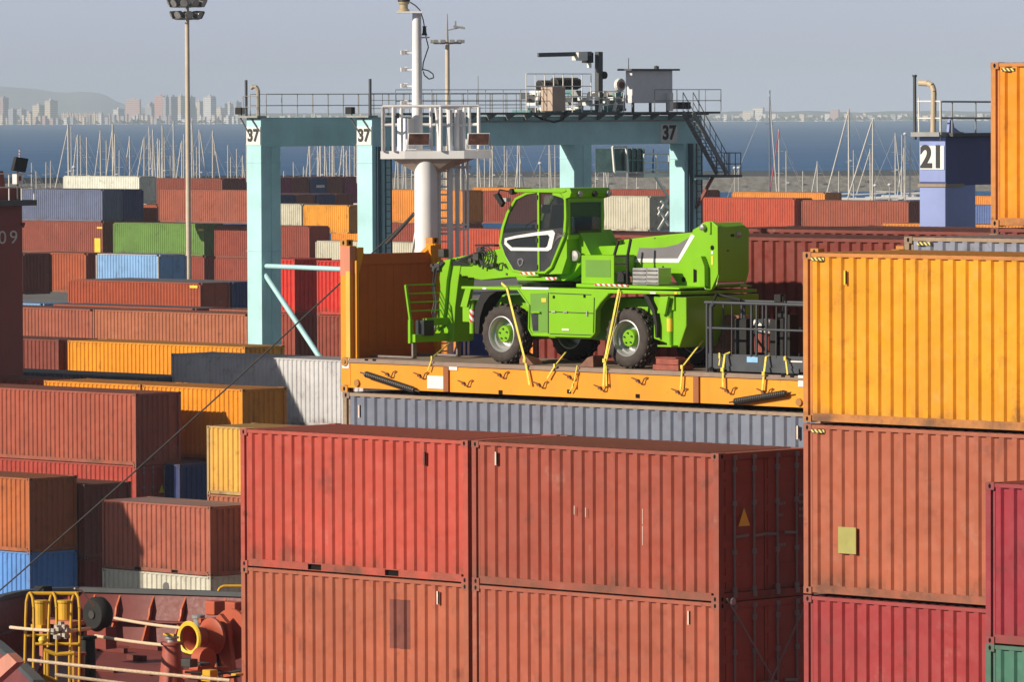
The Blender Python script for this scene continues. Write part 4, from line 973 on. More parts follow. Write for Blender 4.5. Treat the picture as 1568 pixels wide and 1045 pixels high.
strap([(884,560,2.5),(878,590,2.49),(872,601,2.49)], 'short loose yellow strap end hanging between two lashing hooks', .035)
strap([(1118,540,2.66),(1110,543,2.6),(1107,566,2.5),(1107,593,2.49)], 'yellow strap holding the left end of the grey basket', .07)
strap([(1178,545,2.66),(1173,547,2.6),(1170,572,2.5),(1167,598,2.49)], 'yellow strap holding the middle of the grey basket', .07)
strap([(1202,546,2.66),(1203,549,2.6),(1206,574,2.5)], 'yellow strap end lying over the right part of the basket', .05)
strap([(1101,541,2.66),(1103,546,2.6),(1101,560,2.55)], 'short doubled yellow strap at the left corner of the basket', .04)
# ================= work basket =================
BB0, BB1 = 2.68, 3.60
aL, aR = tr(1083, 560, BB0)[0], tr(1228, 560, BB0)[0]+.35
bk = FR((aL+aR)/2, (BB0+BB1)/2, tz)
bt = empty('work_basket', bk.loc, RZ); tag(bt, 'dark grey tubular work basket standing behind the machine, half hidden by the yellow container', 'work basket')
hx = (aR-aL)/2; hy = (BB1-BB0)/2
zt = bk.tp(1100, 464, BB0)[1]; zm = bk.tp(1100, 503, BB0)[1]; ztr = bk.tp(1100, 542, BB0)[1]
mb = MB(); mb.box(-hx, hx, -hy, -hy+.05, .06, ztr); mb.box(-hx, hx, hy-.05, hy, .06, ztr); mb.box(-hx, -hx+.05, -hy+.05, hy-.05, .06, ztr); mb.box(hx-.05, hx, -hy+.05, hy-.05, .06, ztr); mb.box(-hx+.05, hx-.05, -hy+.05, hy-.05, .07, .11)
mb.box(-hx+.5, hx-.4, -hy-.03, -hy, .03, .12); mb.box(-hx+.05, -hx+.15, -hy, hy, 0, .06); mb.box(hx-.15, hx-.05, -hy, hy, 0, .06)
mb.build('tray', M_BASKET, bt, bevel=.006)
def rail(name, pts, r=.022): r *= 1.35; return MB().path(pts, r, 8).build(name, M_BASKET, bt)
rail('top_rail', [(-hx-.05,-hy,zt),(hx,-hy,zt)]); rail('top_rail', [(-hx,hy,zt),(hx,hy,zt)]); rail('top_rail', [(-hx,-hy,zt),(-hx,hy,zt)]); rail('top_rail', [(hx,-hy,zt),(hx,hy,zt)])
rail('mid_rail', [(-hx,-hy,zm),(hx,-hy,zm)], .016); rail('mid_rail', [(-hx,hy,zm),(hx,hy,zm)], .016); rail('mid_rail', [(-hx,-hy,zm),(-hx,hy,zm)], .016)
rail('corner_tube', [(-hx+.10,-hy,.1),(-hx+.10,-hy,zt-.08),(-hx+.18,-hy,zt)], .03); rail('corner_tube', [(-hx,-hy,.0),(-hx,-hy,zt)], .02); rail('corner_tube', [(hx-.03,-hy,.1),(hx-.03,-hy,zt)], .03)
rail('corner_tube', [(-hx,hy,.1),(-hx,hy,zt)], .02)
for px in (1121, 1151, 1159, 1174, 1189, 1204):
    x = bk.tp(px, 500, BB0)[0]; rail('upright', [(x-.01,-hy,.3),(x,-hy,zt)], .018 if px in (1151, 1159, 1174, 1204) else .009)
for px in (1108, 1140, 1168, 1200): x = bk.tp(px, 500, BB1)[0]; rail('upright', [(x,hy,.3),(x,hy,zt)], .014)
x, z = bk.tp(1152.5, 551, BB0); MB().box(x-.13, x+.13, -hy-.012, -hy+.01, z-.05, z+.05).build('blue_label', plain('blue_label', (.25, .5, .75), .5), bt)
x, z = bk.tp(1216, 554, BB0); MB().box(x-.1, x+.2, -hy-.008, -hy+.01, z-.012, z+.012).build('white_marking', M_SIGN, bt)
x, z = bk.tp(1205, 490, 3.1); mb = MB(); mb.box(x-.1, x+.14, -.12, .12, .3, z+.1); mb.tube((x-.05,-.1,z), (x+.02,-.15,z+.42), .02, 6); mb.tube((x+.05,-.1,z), (x+.07,-.15,z+.46), .02, 6); mb.cbox((x-.18,-.05,z+.38), (.16,.1,.14)); mb.cbox((x-.02,-.1,z+.1), (.2,.12,.12)); mb.build('control_panel', M_BLACK, bt, bevel=.02)
x, z = bk.tp(1165, 490, 3.5); 
o = empty('white_sack', sh(tr(1172, 490, 4.1)[0], 4.1, tz), RZ); tag(o, 'white tank seen through the bars of the grey basket', 'tank')
mb = MB(); mb.lathe([(.0001, 0), (.24, .0), (.28, .08), (.28, .78), (.20, .90), (.0001, .93)], (0,0,0), 'z', 20); mb.build('tank_body', M_SIGN, o, smooth=True); MB().lathe([(.07,.90),(.07,.98),(.0001,.98)], (0,0,0), 'z', 12).build('tank_cap', M_BLACK, o); MB().lathe([(.286,.0),(.286,.66)], (0,0,0), 'z', 20).build('tank_band', M_WOOD, o)
o.name = 'tank'
for i, (px, lab) in enumerate(((1103, 'brown crate behind the left bars of the grey basket'), (1123, 'second brown crate, right of the one behind the left basket bars'))):
    a = tr(px, 500, 3.8)[0]; mb = MB(); mb.box(-.16, .16, -.18, .18, .0, .98)
    for q in range(6): mb.box(-.17, .17, -.19, -.18, .04+q*.16, .13+q*.16)
    o = mb.build('crate', M_BAG, None, bevel=.006); o.location = sh(a, 3.95, tz); o.rotation_euler = (0, 0, RZ); tag(o, lab, 'crate')

# heavier clutter inside the basket: hose reel, brackets, second rail
mb = MB(); x, z = bk.tp(1140, 455, BB1); mb.path([(-hx+.1, -hy+.05, zt+.01), (x-.5, hy-.2, zt+.12), (x, hy-.1, zt+.02)], .03, 6); mb.build('hose_loop', M_BLACK, bt)
for px, w_ in ((1133, .10), (1142, .22), (1190, .16), (1210, .14)):
    x, z = bk.tp(px, 500, 3.3); MB().box(x-w_/2, x+w_/2, .05, .25, .12, .95).build('upright_panel', M_BLACK, bt, bevel=.01)
# cables and couplings on the boom front, decals on the side
mb = MB(); random.seed(41)
for k in range(5):
    y = 390+k*2.2; mb.path([th.P(690, 402+k, bh-.03), th.P(705+k*3, y+6, bh-.07), th.P(722, y, bh-.09), th.P(732, y-2, bh-.06)], .012, 5)
mb.build('hydraulic_line', M_HOSE, boom)
for x, y, w_, h_, m_ in ((848, 455, .05, .05, M_DARK), (895, 454, .05, .05, M_DARK), (866, 505, .18, .03, M_SIGN), (1000, 449, .14, .03, M_SIGN), (1035, 449, .06, .04, M_YEL), (742, 442, .10, .03, M_SIGN)):
    p = th.P(x, y, BN-.004); MB().cbox(p, (w_, .012, h_)).build('decal', m_, tm)
mb = MB()
for x, y in ((692,414), (760,392), (776,420), (1003,366), (955,372), (1050,365)): p = th.P(x, y, bh-.004); mb2 = MB().lathe([(.022, p[1]-.012), (.022, p[1]+.01)], (p[0], 0, p[2]), 'y', 8); mb2.build('bolt_head', M_CHAIN, boom)

# ================= gantry crane 37 =================
P_TEAL = weathered('teal_crane_paint', 0.2, 0.3, 0.45)
TEAL = seen(198, 238, 229)
p = at(400, 225, 33.2); _, cb0 = inv_frame(p[0], p[1])
A1L, A1R = tr(378, 300, cb0)[0], tr(400, 300, cb0)[0]
A2L, A2R = tr(547, 300, cb0)[0], tr(570, 300, cb0)[0]
DB = tra(430, 300, A1R)[0] - cb0
B3, B4 = tra(857, 260, A1L)[0], tra(1025, 260, A2L)[0]
ZG0, ZG1 = tr(400, 224.5, cb0)[1], tr(400, 181, cb0)[1]
cr = FR((A1L+A2R)/2, (cb0+B3)/2, 0)
ga = empty('gantry_crane', cr.loc, RZ, TEAL); tag(ga, 'pale teal gantry crane marked 37 straddling the container yard', 'gantry crane')
def lx(a): return a-cr.o[0]
def ly(b): return b-cr.o[1]
legs = []
for (al, ar, b3) in ((A1L, A1R, B3), (A2L, A2R, B4)):
    for b in (cb0, b3):
        mb = MB(); mb.box(lx(al), lx(ar), ly(b), ly(b+DB), 1.6, ZG0)
        for z in (17.6, 9.0, 13.5): mb.box(lx(al)-.02, lx(ar)+.02, ly(b)-.02, ly(b+DB)+.02, z, z+.04)
        mb.box(lx(ar), lx(ar)+.03, ly(b+DB*.5), ly(b+DB*.5)+.04, 1.6, ZG0)
        legs.append(mb.build('leg', P_TEAL, ga, bevel=.02))
    mb = MB(); mb.box(lx(al), lx(ar), ly(cb0-.0), ly(b3+DB), ZG0, ZG1)
    mb.box(lx(al)-.05, lx(ar)+.05, ly(cb0)+.05, ly(b3+DB), ZG1, ZG1+.03)
    mb.build('girder', P_TEAL, ga, bevel=.02)
for b in (cb0, B3):
    mb = MB(); mb.box(lx(A1L)-.8, lx(A2R)+.8, ly(b)+.1, ly(b)+DB-.1, 1.0, 1.6); mb.build('sill_beam', P_TEAL, ga, bevel=.02)
    for a in (A1L-.3, A2R-.3): MB().lathe([(.35, -.3), (.62, -.28), (.66, 0), (.62, .28), (.35, .3)], (lx(a)+.2, ly(b)+DB/2, .66), 'y', 20).build('wheel', M_BLACK, ga, smooth=True)
# diagonal and level brace tubes on the near face
bz = lambda px, py: (lx(tr(px, py, cb0+.25)[0]), ly(cb0+.25), tr(px, py, cb0+.25)[1])
q0, q1, q2, q3 = bz(402, 407.5), bz(548, 413.5), bz(405, 419), bz(548, 636)
MB().tube(q0, q1, .115, 12).build('brace', P_TEAL, ga, smooth=True); MB().tube(q2, q3, .125, 12).build('brace', P_TEAL, ga, smooth=True)
MB().cbox((q0[0]+.02, q0[1]-.02, q0[2]-.2), (.3, .10, .75)).build('gusset', P_TEAL, ga, bevel=.03)
# numbers
def plate37(al, ar, b):
    mb = MB(); mb.box(lx(al)+.02, lx(ar)-.02, ly(b)-.025, ly(b)-.004, 0, 1); me = None
    z0, z1 = tr(388, 221.5, cb0)[1], tr(388, 194, cb0)[1]
    mb = MB(); mb.box(lx(al)+.02, lx(ar)-.02, ly(b)-.03, ly(b)-.004, z0, z1); pl = mb.build('number_plate', M_SIGN, ga)
    text('37', .78, ((lx(al)+lx(ar))/2, ly(b)-.04, (z0+z1)/2-.01), (math.pi/2, 0, 0), M_INK, pl, bold=.03, sx=1.0)
plate37(A1L, A1R, cb0); plate37(A2L, A2R, cb0)
b0_, z1_ = tra(1011, 190, A2R); b1_, z0_ = tra(1036.5, 218, A2R)
pl = MB().box(lx(A2R)+.004, lx(A2R)+.03, ly(b0_), ly(b1_), z0_, z1_).build('number_plate', M_SIGN, ga)
text('37', .92, (lx(A2R)+.04, ly((b0_+b1_)/2), (z0_+z1_)/2), (math.pi/2, 0, math.pi/2), M_INK, pl, bold=.035)
# walkways, railings
M_GALV = plain('dull_galvanised', (0.30, 0.30, 0.29), 0.6, 0.2)
M_DKG = plain('dark_grey_steel', (0.07, 0.075, 0.08), 0.6); M_STR = plain('stair_steel', (0.17, 0.175, 0.18), 0.6)
def railrun(p0, p1, h=1.05, n=6, r=.022, mat=M_GALV, name='railing', rails=(.5, 1.0), par=ga):
    p0, p1 = Vector(p0), Vector(p1); mb = MB()
    for i in range(n+1):
        q = p0.lerp(p1, i/n); mb.tube(q, q+Vector((0,0,h)), r, 6)
    for f in rails: mb.tube(p0+Vector((0,0,h*f)), p1+Vector((0,0,h*f)), r, 6)
    return mb.build(name, mat, par)
zw = ZG1 + .06
y0, y1 = ly(cb0), ly(B3+DB)
railrun((lx(A1R)+.05, y0+.3, zw), (lx(A1R)+.05, y1, zw), n=22); railrun((lx(A1L)-.05, y0+.3, zw), (lx(A1L)-.05, y1, zw), n=22, r=.014)
zp = tra(800, 172, A2R+.7)[1]
mb = MB(); mb.box(lx(A2R), lx(A2R)+.75, y0+.8, ly(B4+DB)+.5, zp-.10, zp); mb.box(lx(A2L)-.5, lx(A2R), ly(B4)-10.0, ly(B4+DB)+.5, zp-.16, zp-.05)
mb.build('walkway', M_DKG, ga)
mb = MB(); mb.box(lx(A2R)+.01, lx(A2R)+.10, y0+.8, ly(B4)+.5, tra(800, 187, A2R)[1], tra(800, 184.5, A2R)[1])
for i in range(17): y = y0+1.2+i*1.22; mb.prism([(lx(A2R), zp-.42), (lx(A2R), zp-.1), (lx(A2R)+.65, zp-.1)], y, y+.06)
mb.build('walkway_brackets', M_GALV, ga)
railrun((lx(A2R)+.72, y0+.8, zp), (lx(A2R)+.72, ly(B4)-9.5, zp), n=9, mat=M_GALV, r=.018); railrun((lx(A2R)+.72, ly(B4)-2.8, zp), (lx(A2R)+.72, ly(B4)+1.8, zp), n=3, r=.02, mat=M_GALV)
railrun((lx(A2L)-.05, y0+.8, zw), (lx(A2L)-.05, ly(B4)-6, zw), n=16, mat=M_DKG, r=.013, rails=(.35, .7, 1.0))
railrun((lx(A2R)-.3, ly(B4)+1.8, zp), (lx(A2R)+.72, ly(B4)+1.8, zp), n=1, r=.02); 
# end posts, exhaust pipe, lamps on leg tops
for (al, ar, pipe) in ((A1L, A1R, True), (A2L, A2R, False)):
    z = ZG1+.02; x0 = lx(al)
    MB().box(x0-.42, lx(ar)+.03, ly(cb0)-.25, ly(cb0)+.35, z, z+.09).build('top_platform', M_GALV, ga)
    MB().tube((x0+.05 if pipe else lx(ar)-.05, ly(cb0)-.05, z), (x0+.05 if pipe else lx(ar)-.05, ly(cb0)-.05, z+1.75), .065, 8).build('aerial_post', M_DKG, ga)
    fl = MB().cbox((x0-.28, ly(cb0)-.15, z+.32), (.42, .25, .32)).build('floodlight', M_BLACK, ga, bevel=.03); MB().tube((x0-.2, ly(cb0)-.1, z+.05), (x0-.25, ly(cb0)-.12, z+.25), .03, 6).build('floodlight_bracket', M_GALV, fl)
    MB().beam((x0-.35, ly(cb0)-.05, z), (x0+.25, ly(cb0)-.05, z-.75), .05, .05).build('strut', M_DKG, ga); MB().beam((x0+.35, ly(cb0)-.06, z), (lx(ar)-.05, ly(cb0)-.06, z-.6), .05, .05).build('strut', M_DKG, ga)
    if pipe:
        X = lx(ar)-.16; MB().path([(X, ly(cb0), z), (X, ly(cb0), z+1.25), (X-.08, ly(cb0)-.03, z+1.42), (X-.22, ly(cb0)-.07, z+1.46), (X-.36, ly(cb0)-.1, z+1.36)], .085, 10).build('exhaust_pipe', weathered('rusty_pipe', .6, .6, .5, fixed=(.45,.38,.27)), ga)
        railrun((x0, ly(cb0)-.2, z), (lx(ar), ly(cb0)-.2, z), n=1, h=1.0, r=.016)
    MB().box(x0-.16, x0-.02, ly(cb0)+.1, ly(cb0)+.35, 16.7, 18.5).build('cable_box', M_GALV, ga)
# ladder and cable tray on the shaded face of the second leg
for (ar, b) in ((A2R, cb0), (A2R, B4)):
    mb = MB(); y = ly(b)+DB*.55
    for dy in (0, .36): mb.box(lx(ar)+.12, lx(ar)+.17, y+dy, y+dy+.05, 3, ZG0)
    for i in range(46): mb.tube((lx(ar)+.145, y, 3.2+i*.33), (lx(ar)+.145, y+.36, 3.2+i*.33), .016, 5)
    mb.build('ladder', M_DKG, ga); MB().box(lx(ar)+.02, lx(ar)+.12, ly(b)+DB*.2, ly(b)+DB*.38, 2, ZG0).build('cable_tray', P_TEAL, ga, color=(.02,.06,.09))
# small machine house
AH = A2R+.35
hb0, hz1 = tra(968, 108, AH); hb1, hz0 = tra(1030, 157.5, AH); hx0 = tr(958, 130, hb0)[0]
mb = MB(); mb.box(lx(hx0), lx(AH), ly(hb0), ly(hb1), hz0, hz1); hs_ = mb.build('machine_house', plain('pale_grey_cladding', (.70,.68,.70), .5, var=.05), ga, bevel=.02)
MB().box(lx(hx0)-.3, lx(AH)+.2, ly(hb0)-.25, ly(hb1)+.3, hz1, hz1+.09).build('roof', M_DKG, hs_)
for b in (hb0+.2, (hb0+hb1)/2, hb1-.2): MB().box(lx(AH)-.2, lx(AH)-.1, ly(b)-.05, ly(b)+.05, zp, hz0).build('support', M_DKG, hs_)
MB().tube((lx(hx0)+.1, ly(hb0)+.1, hz1+.09), (lx(hx0)+.1, ly(hb0)+.1, hz1+.6), .02, 6).build('aerial', M_DKG, hs_)
MB().lathe([(.12,0),(.12,.12),(.0001,.16)], (lx(AH)-.2, ly(hb1)-.9, hz1+.09), 'z', 10).build('vent', M_DKG, hs_)
# trolley machinery seen above the girder
TA = A2R-.6
def te(px, py, a=TA): b, z = tra(px, py, a); return (lx(a), ly(b), z)
def tbox(x0, y0, x1, y1, mat, name, a=TA, d=1.0, bevel=.02, par=None):
    p0, p1 = te(x0, y1, a), te(x1, y0, a); return MB().box(p0[0]-d, p0[0], p0[1], p1[1], p0[2], p1[2]).build(name, mat, par or ga, bevel=bevel)
P_T2 = weathered('machinery_teal', .3, .5, .5, fixed=(.10,.26,.26))
tr_ = tbox(812, 168, 950, 176, P_T2, 'trolley_frame', d=1.2)
tbox(846, 133, 866, 170, weathered('brown_cabinet', .3, .5, .5, fixed=(.50,.38,.30)), 'control_cabinet', a=A2R+.9, d=.75, par=tr_)
for x0, x1, yy in ((826, 842, 132), (848, 886, 128)):
    p0, p1 = te(x0, yy), te(x1, yy); MB().tube(p0, p1, .24, 14).build('rope_drum', M_CHAIN, tr_)
    mb = MB()
    for i in range(int((x1-x0)/3)): a, b = te(x0+i*3, yy), te(x0+i*3+1.2, yy); mb.tube(a, b, .30, 10)
    mb.build('drum_ribs', M_CHAIN, tr_)
random.seed(21)
for i in range(60):
    x = random.choice([random.uniform(816, 850), random.uniform(868, 950), random.uniform(930, 956)]); y = random.uniform(138, 166); w_, h_ = random.uniform(2, 8), random.uniform(3, 10)
    m_ = random.choice([P_T2, M_SIGN, M_CHAIN, M_GALV, P_T2, M_DKG, M_SIGN]); o = tbox(x, y, x+w_, y+h_, m_, random.choice(['gearbox', 'junction_box', 'motor', 'brake_housing']), a=TA+random.uniform(-1.5, .6), d=random.uniform(.2, .8), par=tr_)
for x, y in ((826, 142), (903, 142), (835, 158), (921, 160), (943, 158)):
    q = te(x, y, TA+.5); MB().tube((q[0], q[1], q[2]), (q[0]+.15, q[1]-.30, q[2]-.40), .09, 10).build('white_duct', M_SIGN, tr_)
for x0, y0_, x1, y1_, n in ((806, 176, 848, 113, 3), (848, 176, 905, 113, 4), (905, 176, 955, 140, 4)):
    p0, p1 = te(x0, y0_, TA+.8), te(x1, y1_, TA+.8); mb = MB()
    for f in (0.0, .45, .7, 1.0):
        z = p0[2]+(p1[2]-p0[2])*f; mb.tube((p0[0], p0[1], z), (p0[0], p1[1], z), .022, 6)
    for i in range(n+1): y = p0[1]+(p1[1]-p0[1])*i/n; mb.tube((p0[0], y, p0[2]), (p0[0], y, p1[2]), .025, 6)
    mb.build('white_railing', M_SIGN, tr_)
q0, q1 = te(917, 170), te(917, 79); MB().beam(q0, q1, .26, .30).build('jib_post', M_DKG, tr_, bevel=.02)
q0, q1 = te(824, 84), te(905, 82); MB().beam(q0, q1, .10, .20).build('jib_arm', M_DKG, tr_)
tbox(886, 80, 900, 92.5, M_SIGN, 'jib_winch', a=TA+.25, d=.45, par=tr_); tbox(900, 80, 909, 96, M_BLACK, 'jib_motor', d=.4, par=tr_); tbox(902, 96, 906, 104, M_SIGN, 'hook_block', d=.15, par=tr_)
q = te(923, 115); MB().lathe([(.18, -.15), (.18, .15)], q, 'x', 12).build('cable_reel', M_BLACK, tr_)
MB().path([te(868, 170, A2R+.8), te(862, 183, A2R+.9), te(848, 187, A2R+.9), te(830, 182, A2R+.9), te(818, 176, A2R+.8)], .05, 6).build('hanging_cable', M_BLACK, tr_)
q = te(949, 130, TA); mb = MB(); mb.lathe([(.30, -.1), (.34, 0), (.30, .1)], q, 'x', 16); mb.build('flywheel', M_SIGN, tr_); MB().lathe([(.16, .08), (.16, .16)], q, 'x', 12).build('red_hub', M_WOOD, tr_)
tbox(1040, 156, 1058, 167, M_BLACK, 'motor', a=A2R+.3, d=.5); tbox(1026, 142, 1031, 170, M_SIGN, 'hose_guide', a=A2R+.7, d=.2)
# operator cab and its landing, hanging under the girder
AC = A2R-3.0
cbx = tbox(941, 227, 985, 264, plain('cab_dark_glass', (.03,.06,.06), .15, var=.3, spec=.6), 'operator_cab', a=AC, d=1.3)
mb = MB()
for L in (((938, 225), (959, 225)), ((959, 225), (961, 263)), ((961, 263), (941, 263)), ((941, 263), (938, 225))):
    mb.beam(te(*L[0], AC+.15), te(*L[1], AC+.15), .09, .09)
mb.build('cab_frame', M_SIGN, cbx)
mb = MB()
for x in (968, 976, 984): mb.beam(te(x, 226, AC+.03), te(x, 264, AC+.03), .05, .06)
mb.beam(te(961, 245, AC+.03), te(985, 245, AC+.03), .05, .06); mb.build('window_bars', P_T2, cbx)
p0, p1 = te(986, 268, AC+.3), te(1024, 236, AC+.3); lnd = MB().box(p0[0]-1.0, p0[0], p0[1], p1[1], p0[2]-.12, p0[2]+.08).build('landing', M_SIGN, ga)
mb = MB()
for f in (.25, .6, 1): z = p0[2]+(p1[2]-p0[2])*f; mb.tube((p0[0], p0[1], z), (p0[0], p1[1], z), .035, 6)
for f in (0, .5, 1): y = p0[1]+(p1[1]-p0[1])*f; mb.tube((p0[0], y, p0[2]), (p0[0], y, p1[2]), .035, 6)
mb.build('landing_railing', M_SIGN, lnd)
mb = MB()
for L in (((1003, 270), (1024, 303)), ((1022, 305), (1008, 330)), ((1008, 318), (1024, 345)), ((1024, 325), (1008, 352)), ((1012, 308), (1024, 318))): mb.beam(te(*L[0], AC+.2), te(*L[1], AC+.2), .07, .12)
mb.build('folding_ladder', M_SIGN, ga)
mb = MB()
for x in (986, 1000): mb.beam(te(x, 228, AC-.3), te(x, 268, AC-.3), .05, .05)
mb.build('hanger', M_DKG, lnd)
# outer stairs at the far leg
SA = A2R+.95
st = MB(); t0, t1 = te(1046, 172, SA), te(1098, 266, SA)
st.beam(t0, t1, .06, .22); st.beam((t0[0]+.65, t0[1], t0[2]), (t1[0]+.65, t1[1], t1[2]), .06, .22)
so = st.build('stair', M_STR, ga)
mb = MB(); a, b = Vector(t0), Vector(t1)
for i in range(17): q = a.lerp(b, (i+.5)/17); mb.box(q.x, q.x+.65, q.y-.12, q.y+.12, q.z-.02, q.z+.02)
mb.build('treads', M_STR, so)
mb = MB(); up = Vector((0,0,.95))
for off in (0, .65):
    o_ = Vector((off, 0, 0)); mb.tube(a+o_+up, b+o_+up, .022, 6); mb.tube(a+o_+up*.5, b+o_+up*.5, .018, 6)
    for i in range(7): q = a.lerp(b, i/6)+o_; mb.tube(q, q+up, .02, 6)
mb.build('handrail', M_STR, so)
p0 = te(1085, 268, SA); p1 = te(1120, 264, SA)
MB().box(p0[0]-.9, p0[0]+.8, p0[1], p1[1]-.1, p0[2]-.12, p0[2]).build('stair_landing', M_DKG, so)
railrun((p0[0]+.75, p0[1]+.3, p0[2]), (p0[0]+.75, p1[1]-.15, p0[2]), n=3, mat=M_DKG, par=so); railrun((p0[0]-.85, p1[1]-.15, p0[2]), (p0[0]+.75, p1[1]-.15, p0[2]), n=2, mat=M_DKG, par=so)
MB().beam((p0[0], p0[1]+.3, p0[2]-.1), (lx(A2R), ly(B4)+.8, p0[2]-1.6), .10, .14).build('landing_bracket', M_WOOD, so)
MB().box(lx(A2R), lx(A2R)+1.0, ly(B4)+.5, ly(B4)+.65, te(1060, 275)[2], te(1060, 271)[2]).build('leg_bracket', P_TEAL, ga)

# ================= crane 21 =================
P_LAV = weathered('lavender_crane_paint', 0.15, 0.3, 0.45)
p = at(1407, 260, 52); _, kb = inv_frame(p[0], p[1])
a0, a1 = tr(1408, 300, kb)[0], tr(1447.5, 300, kb)[0]
k2 = FR((a0+a1)/2, kb+4, 0)
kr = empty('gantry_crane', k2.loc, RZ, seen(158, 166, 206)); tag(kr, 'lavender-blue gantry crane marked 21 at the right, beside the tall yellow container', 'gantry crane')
X0, X1 = a0-k2.o[0], a1-k2.o[0]; Y0 = kb-k2.o[1]
zt, zb = tr(1420, 209, kb)[1], tr(1460, 284, kb)[1]
db = tra(1494, 320, a1)[0]-kb
MB().box(X0, X1, Y0, Y0+db, 1.0, zb).build('leg', P_LAV, kr, bevel=.02)
MB().box(X0, X1+.01, Y0+.02, Y0+16, zb, zt).build('girder', P_LAV, kr, color=seen(84, 88, 132), bevel=.02); MB().box(X0+.0, X1-.0, Y0-.003, Y0+.03, zb+.1, zt-.01).build('end_panel', P_LAV, kr)  # girder tone darkened to carry its side's shade; end panel keeps the lit lavender
MB().box(X0, X1, Y0+15, Y0+16, 1.0, zb).build('leg', P_LAV, kr, bevel=.02); 
MB().box(X0-.9, X1+.9, Y0+.1, Y0+db-.1, .9, 1.4).build('sill_beam', P_LAV, kr); MB().box(X0-.9, X1+.9, Y0+15.1, Y0+15.9, .9, 1.4).build('sill_beam', P_LAV, kr)
for y in (Y0+db/2, Y0+15.5):
    for x in (X0-.5, X1+.5): MB().lathe([(.3,-.25),(.5,-.22),(.5,.22),(.3,.25)], (x, y, .5), 'y', 16).build('wheel', M_BLACK, kr)
MB().box(X0-.03, X1+.04, Y0-.04, Y0+.8, zb-.05, zb+.04).build('flange', weathered('rust_flange', .8, .8, .6, fixed=(.35,.28,.2)), kr)
z1, z0 = tr(1425, 223.5, kb)[1], tr(1425, 259.5, kb)[1]
pl = MB().box(X0+.06, X1-.03, Y0-.03, Y0-.004, z0, z1).build('number_plate', M_SIGN, kr)
text('21', .90, ((X0+X1)/2+.02, Y0-.045, (z0+z1)/2), (math.pi/2, 0, 0), M_INK, pl, bold=.03)
MB().box(X0-.08, X1+.02, Y0-.3, Y0+.8, zt, zt+.13).build('top_platform', M_GALV, kr)
MB().box(X1-.1, X1+.25, Y0+.1, Y0+16, zt, zt+.1).build('walkway', M_DKG, kr)
def kt(px, py, b=None, a=None):
    if a is None: b = kb if b is None else b; q = tr(px, py, b); return (q[0]-k2.o[0], b-k2.o[1], q[1])
    q = tra(px, py, a); return (a-k2.o[0], q[0]-k2.o[1], q[1])
MB().tube(kt(1401, 214), kt(1400.5, 118), .05, 8).build('aerial_post', M_DKG, kr); MB().lathe([(.03,0),(.07,.04),(.07,.09)], kt(1400.5, 119), 'z', 8).build('post_cap', M_DKG, kr)
MB().path([kt(1429, 204), kt(1430, 140), kt(1427.5, 131), kt(1421, 127.5), kt(1408, 127)], .085, 12).build('exhaust_pipe', weathered('tan_pipe', .4, .6, .5, fixed=(.55,.44,.30)), kr)
mb = MB()
for px, y0, y1 in ((1407, 150, 205), (1440, 155, 215)): mb.tube(kt(px, y1), kt(px, y0), .025, 6)
for py in (155, 181): mb.tube(kt(1405, py), kt(1440, py), .022, 6)
mb.build('railing', M_SIGN, kr)
mb = MB(); aa = a1+.1
for py in (155.5, 180.5): mb.tube(kt(1441, py, a=aa), kt(1530, py+.5, a=aa), .03, 6)
for px in (1441, 1458, 1494, 1530): mb.tube(kt(px, 206, a=aa), kt(px, 155, a=aa), .024, 6)
mb.build('railing', M_GALV, kr)
mb = MB(); q = kt(1458, 208, a=a1-.1); mb.prismx([(q[1]-.15, q[2]), (q[1]-.1, q[2]+.45), (q[1]+.0, q[2]+.55), (q[1]+.1, q[2]+.25), (q[1]+.6, q[2])], q[0]-.1, q[0]); mb.build('lifting_lug', P_LAV, kr)

# ================= dark red crane post at the left =================
P_MAR = weathered('maroon_crane_paint', 0.35, 0.5, 0.5)
p = at(34, 300, 36.0); ra, rb = inv_frame(p[0], p[1])
r3_ = FR(ra-.5, rb-.8, 0)
rr = empty('crane_post', r3_.loc, RZ, seen(150, 62, 52)); tag(rr, 'dark red crane post at the left picture edge with a lamp platform and 09', 'crane post')
def rt(px, py, a=None): a = ra if a is None else a; q = tra(px, py, a); return (a-r3_.o[0], q[0]-r3_.o[1], q[1])
xr, yr = ra-r3_.o[0], rb-r3_.o[1]
ztp = rt(20, 290)[2]
MB().box(xr-1.5, xr, yr-1.55, yr, 1.2, ztp+.05).build('leg', P_MAR, rr, bevel=.02)
MB().box(xr-2.0, xr+.5, yr-1.75, yr+.15, .3, 1.2).build('foot', P_MAR, rr, bevel=.02)
for dx in (-1.6, .1): MB().lathe([(.3,-.3),(.5,-.28),(.5,.28),(.3,.3)], (xr+dx, yr-.8, .5), 'y', 16).build('wheel', M_BLACK, rr)
MB().box(xr-.02, xr+.05, yr-1.55, yr+.06, rt(20, 349)[2], rt(20, 345)[2]).build('flange', P_MAR, rr)
MB().tube(rt(33, 344, ra+.05), rt(37, 343, ra+.05), .07, 8).build('lug', P_MAR, rr)
pz = rt(20, 315)[2]
MB().box(xr-1.6, xr+.55, yr-1.9, rt(53, 312, ra+.4)[1], pz, pz+.24).build('platform', M_DKG, rr)
MB().prism([(xr-1.1, ztp), (xr-.2, ztp), (xr-.35, rt(8, 262)[2]), (xr-.8, rt(8, 262)[2])], yr-1.4, yr-.75).build('top_cap', P_MAR, rr)
t = text('09', .80, (xr+.03, rt(11.5, 364.5)[1], rt(12, 364.5)[2]), (math.pi/2, 0, math.pi/2), M_WINK, rr, bold=-.002, sx=1.2, sp=1.3)
pe = rt(51, 312, ra+.4)
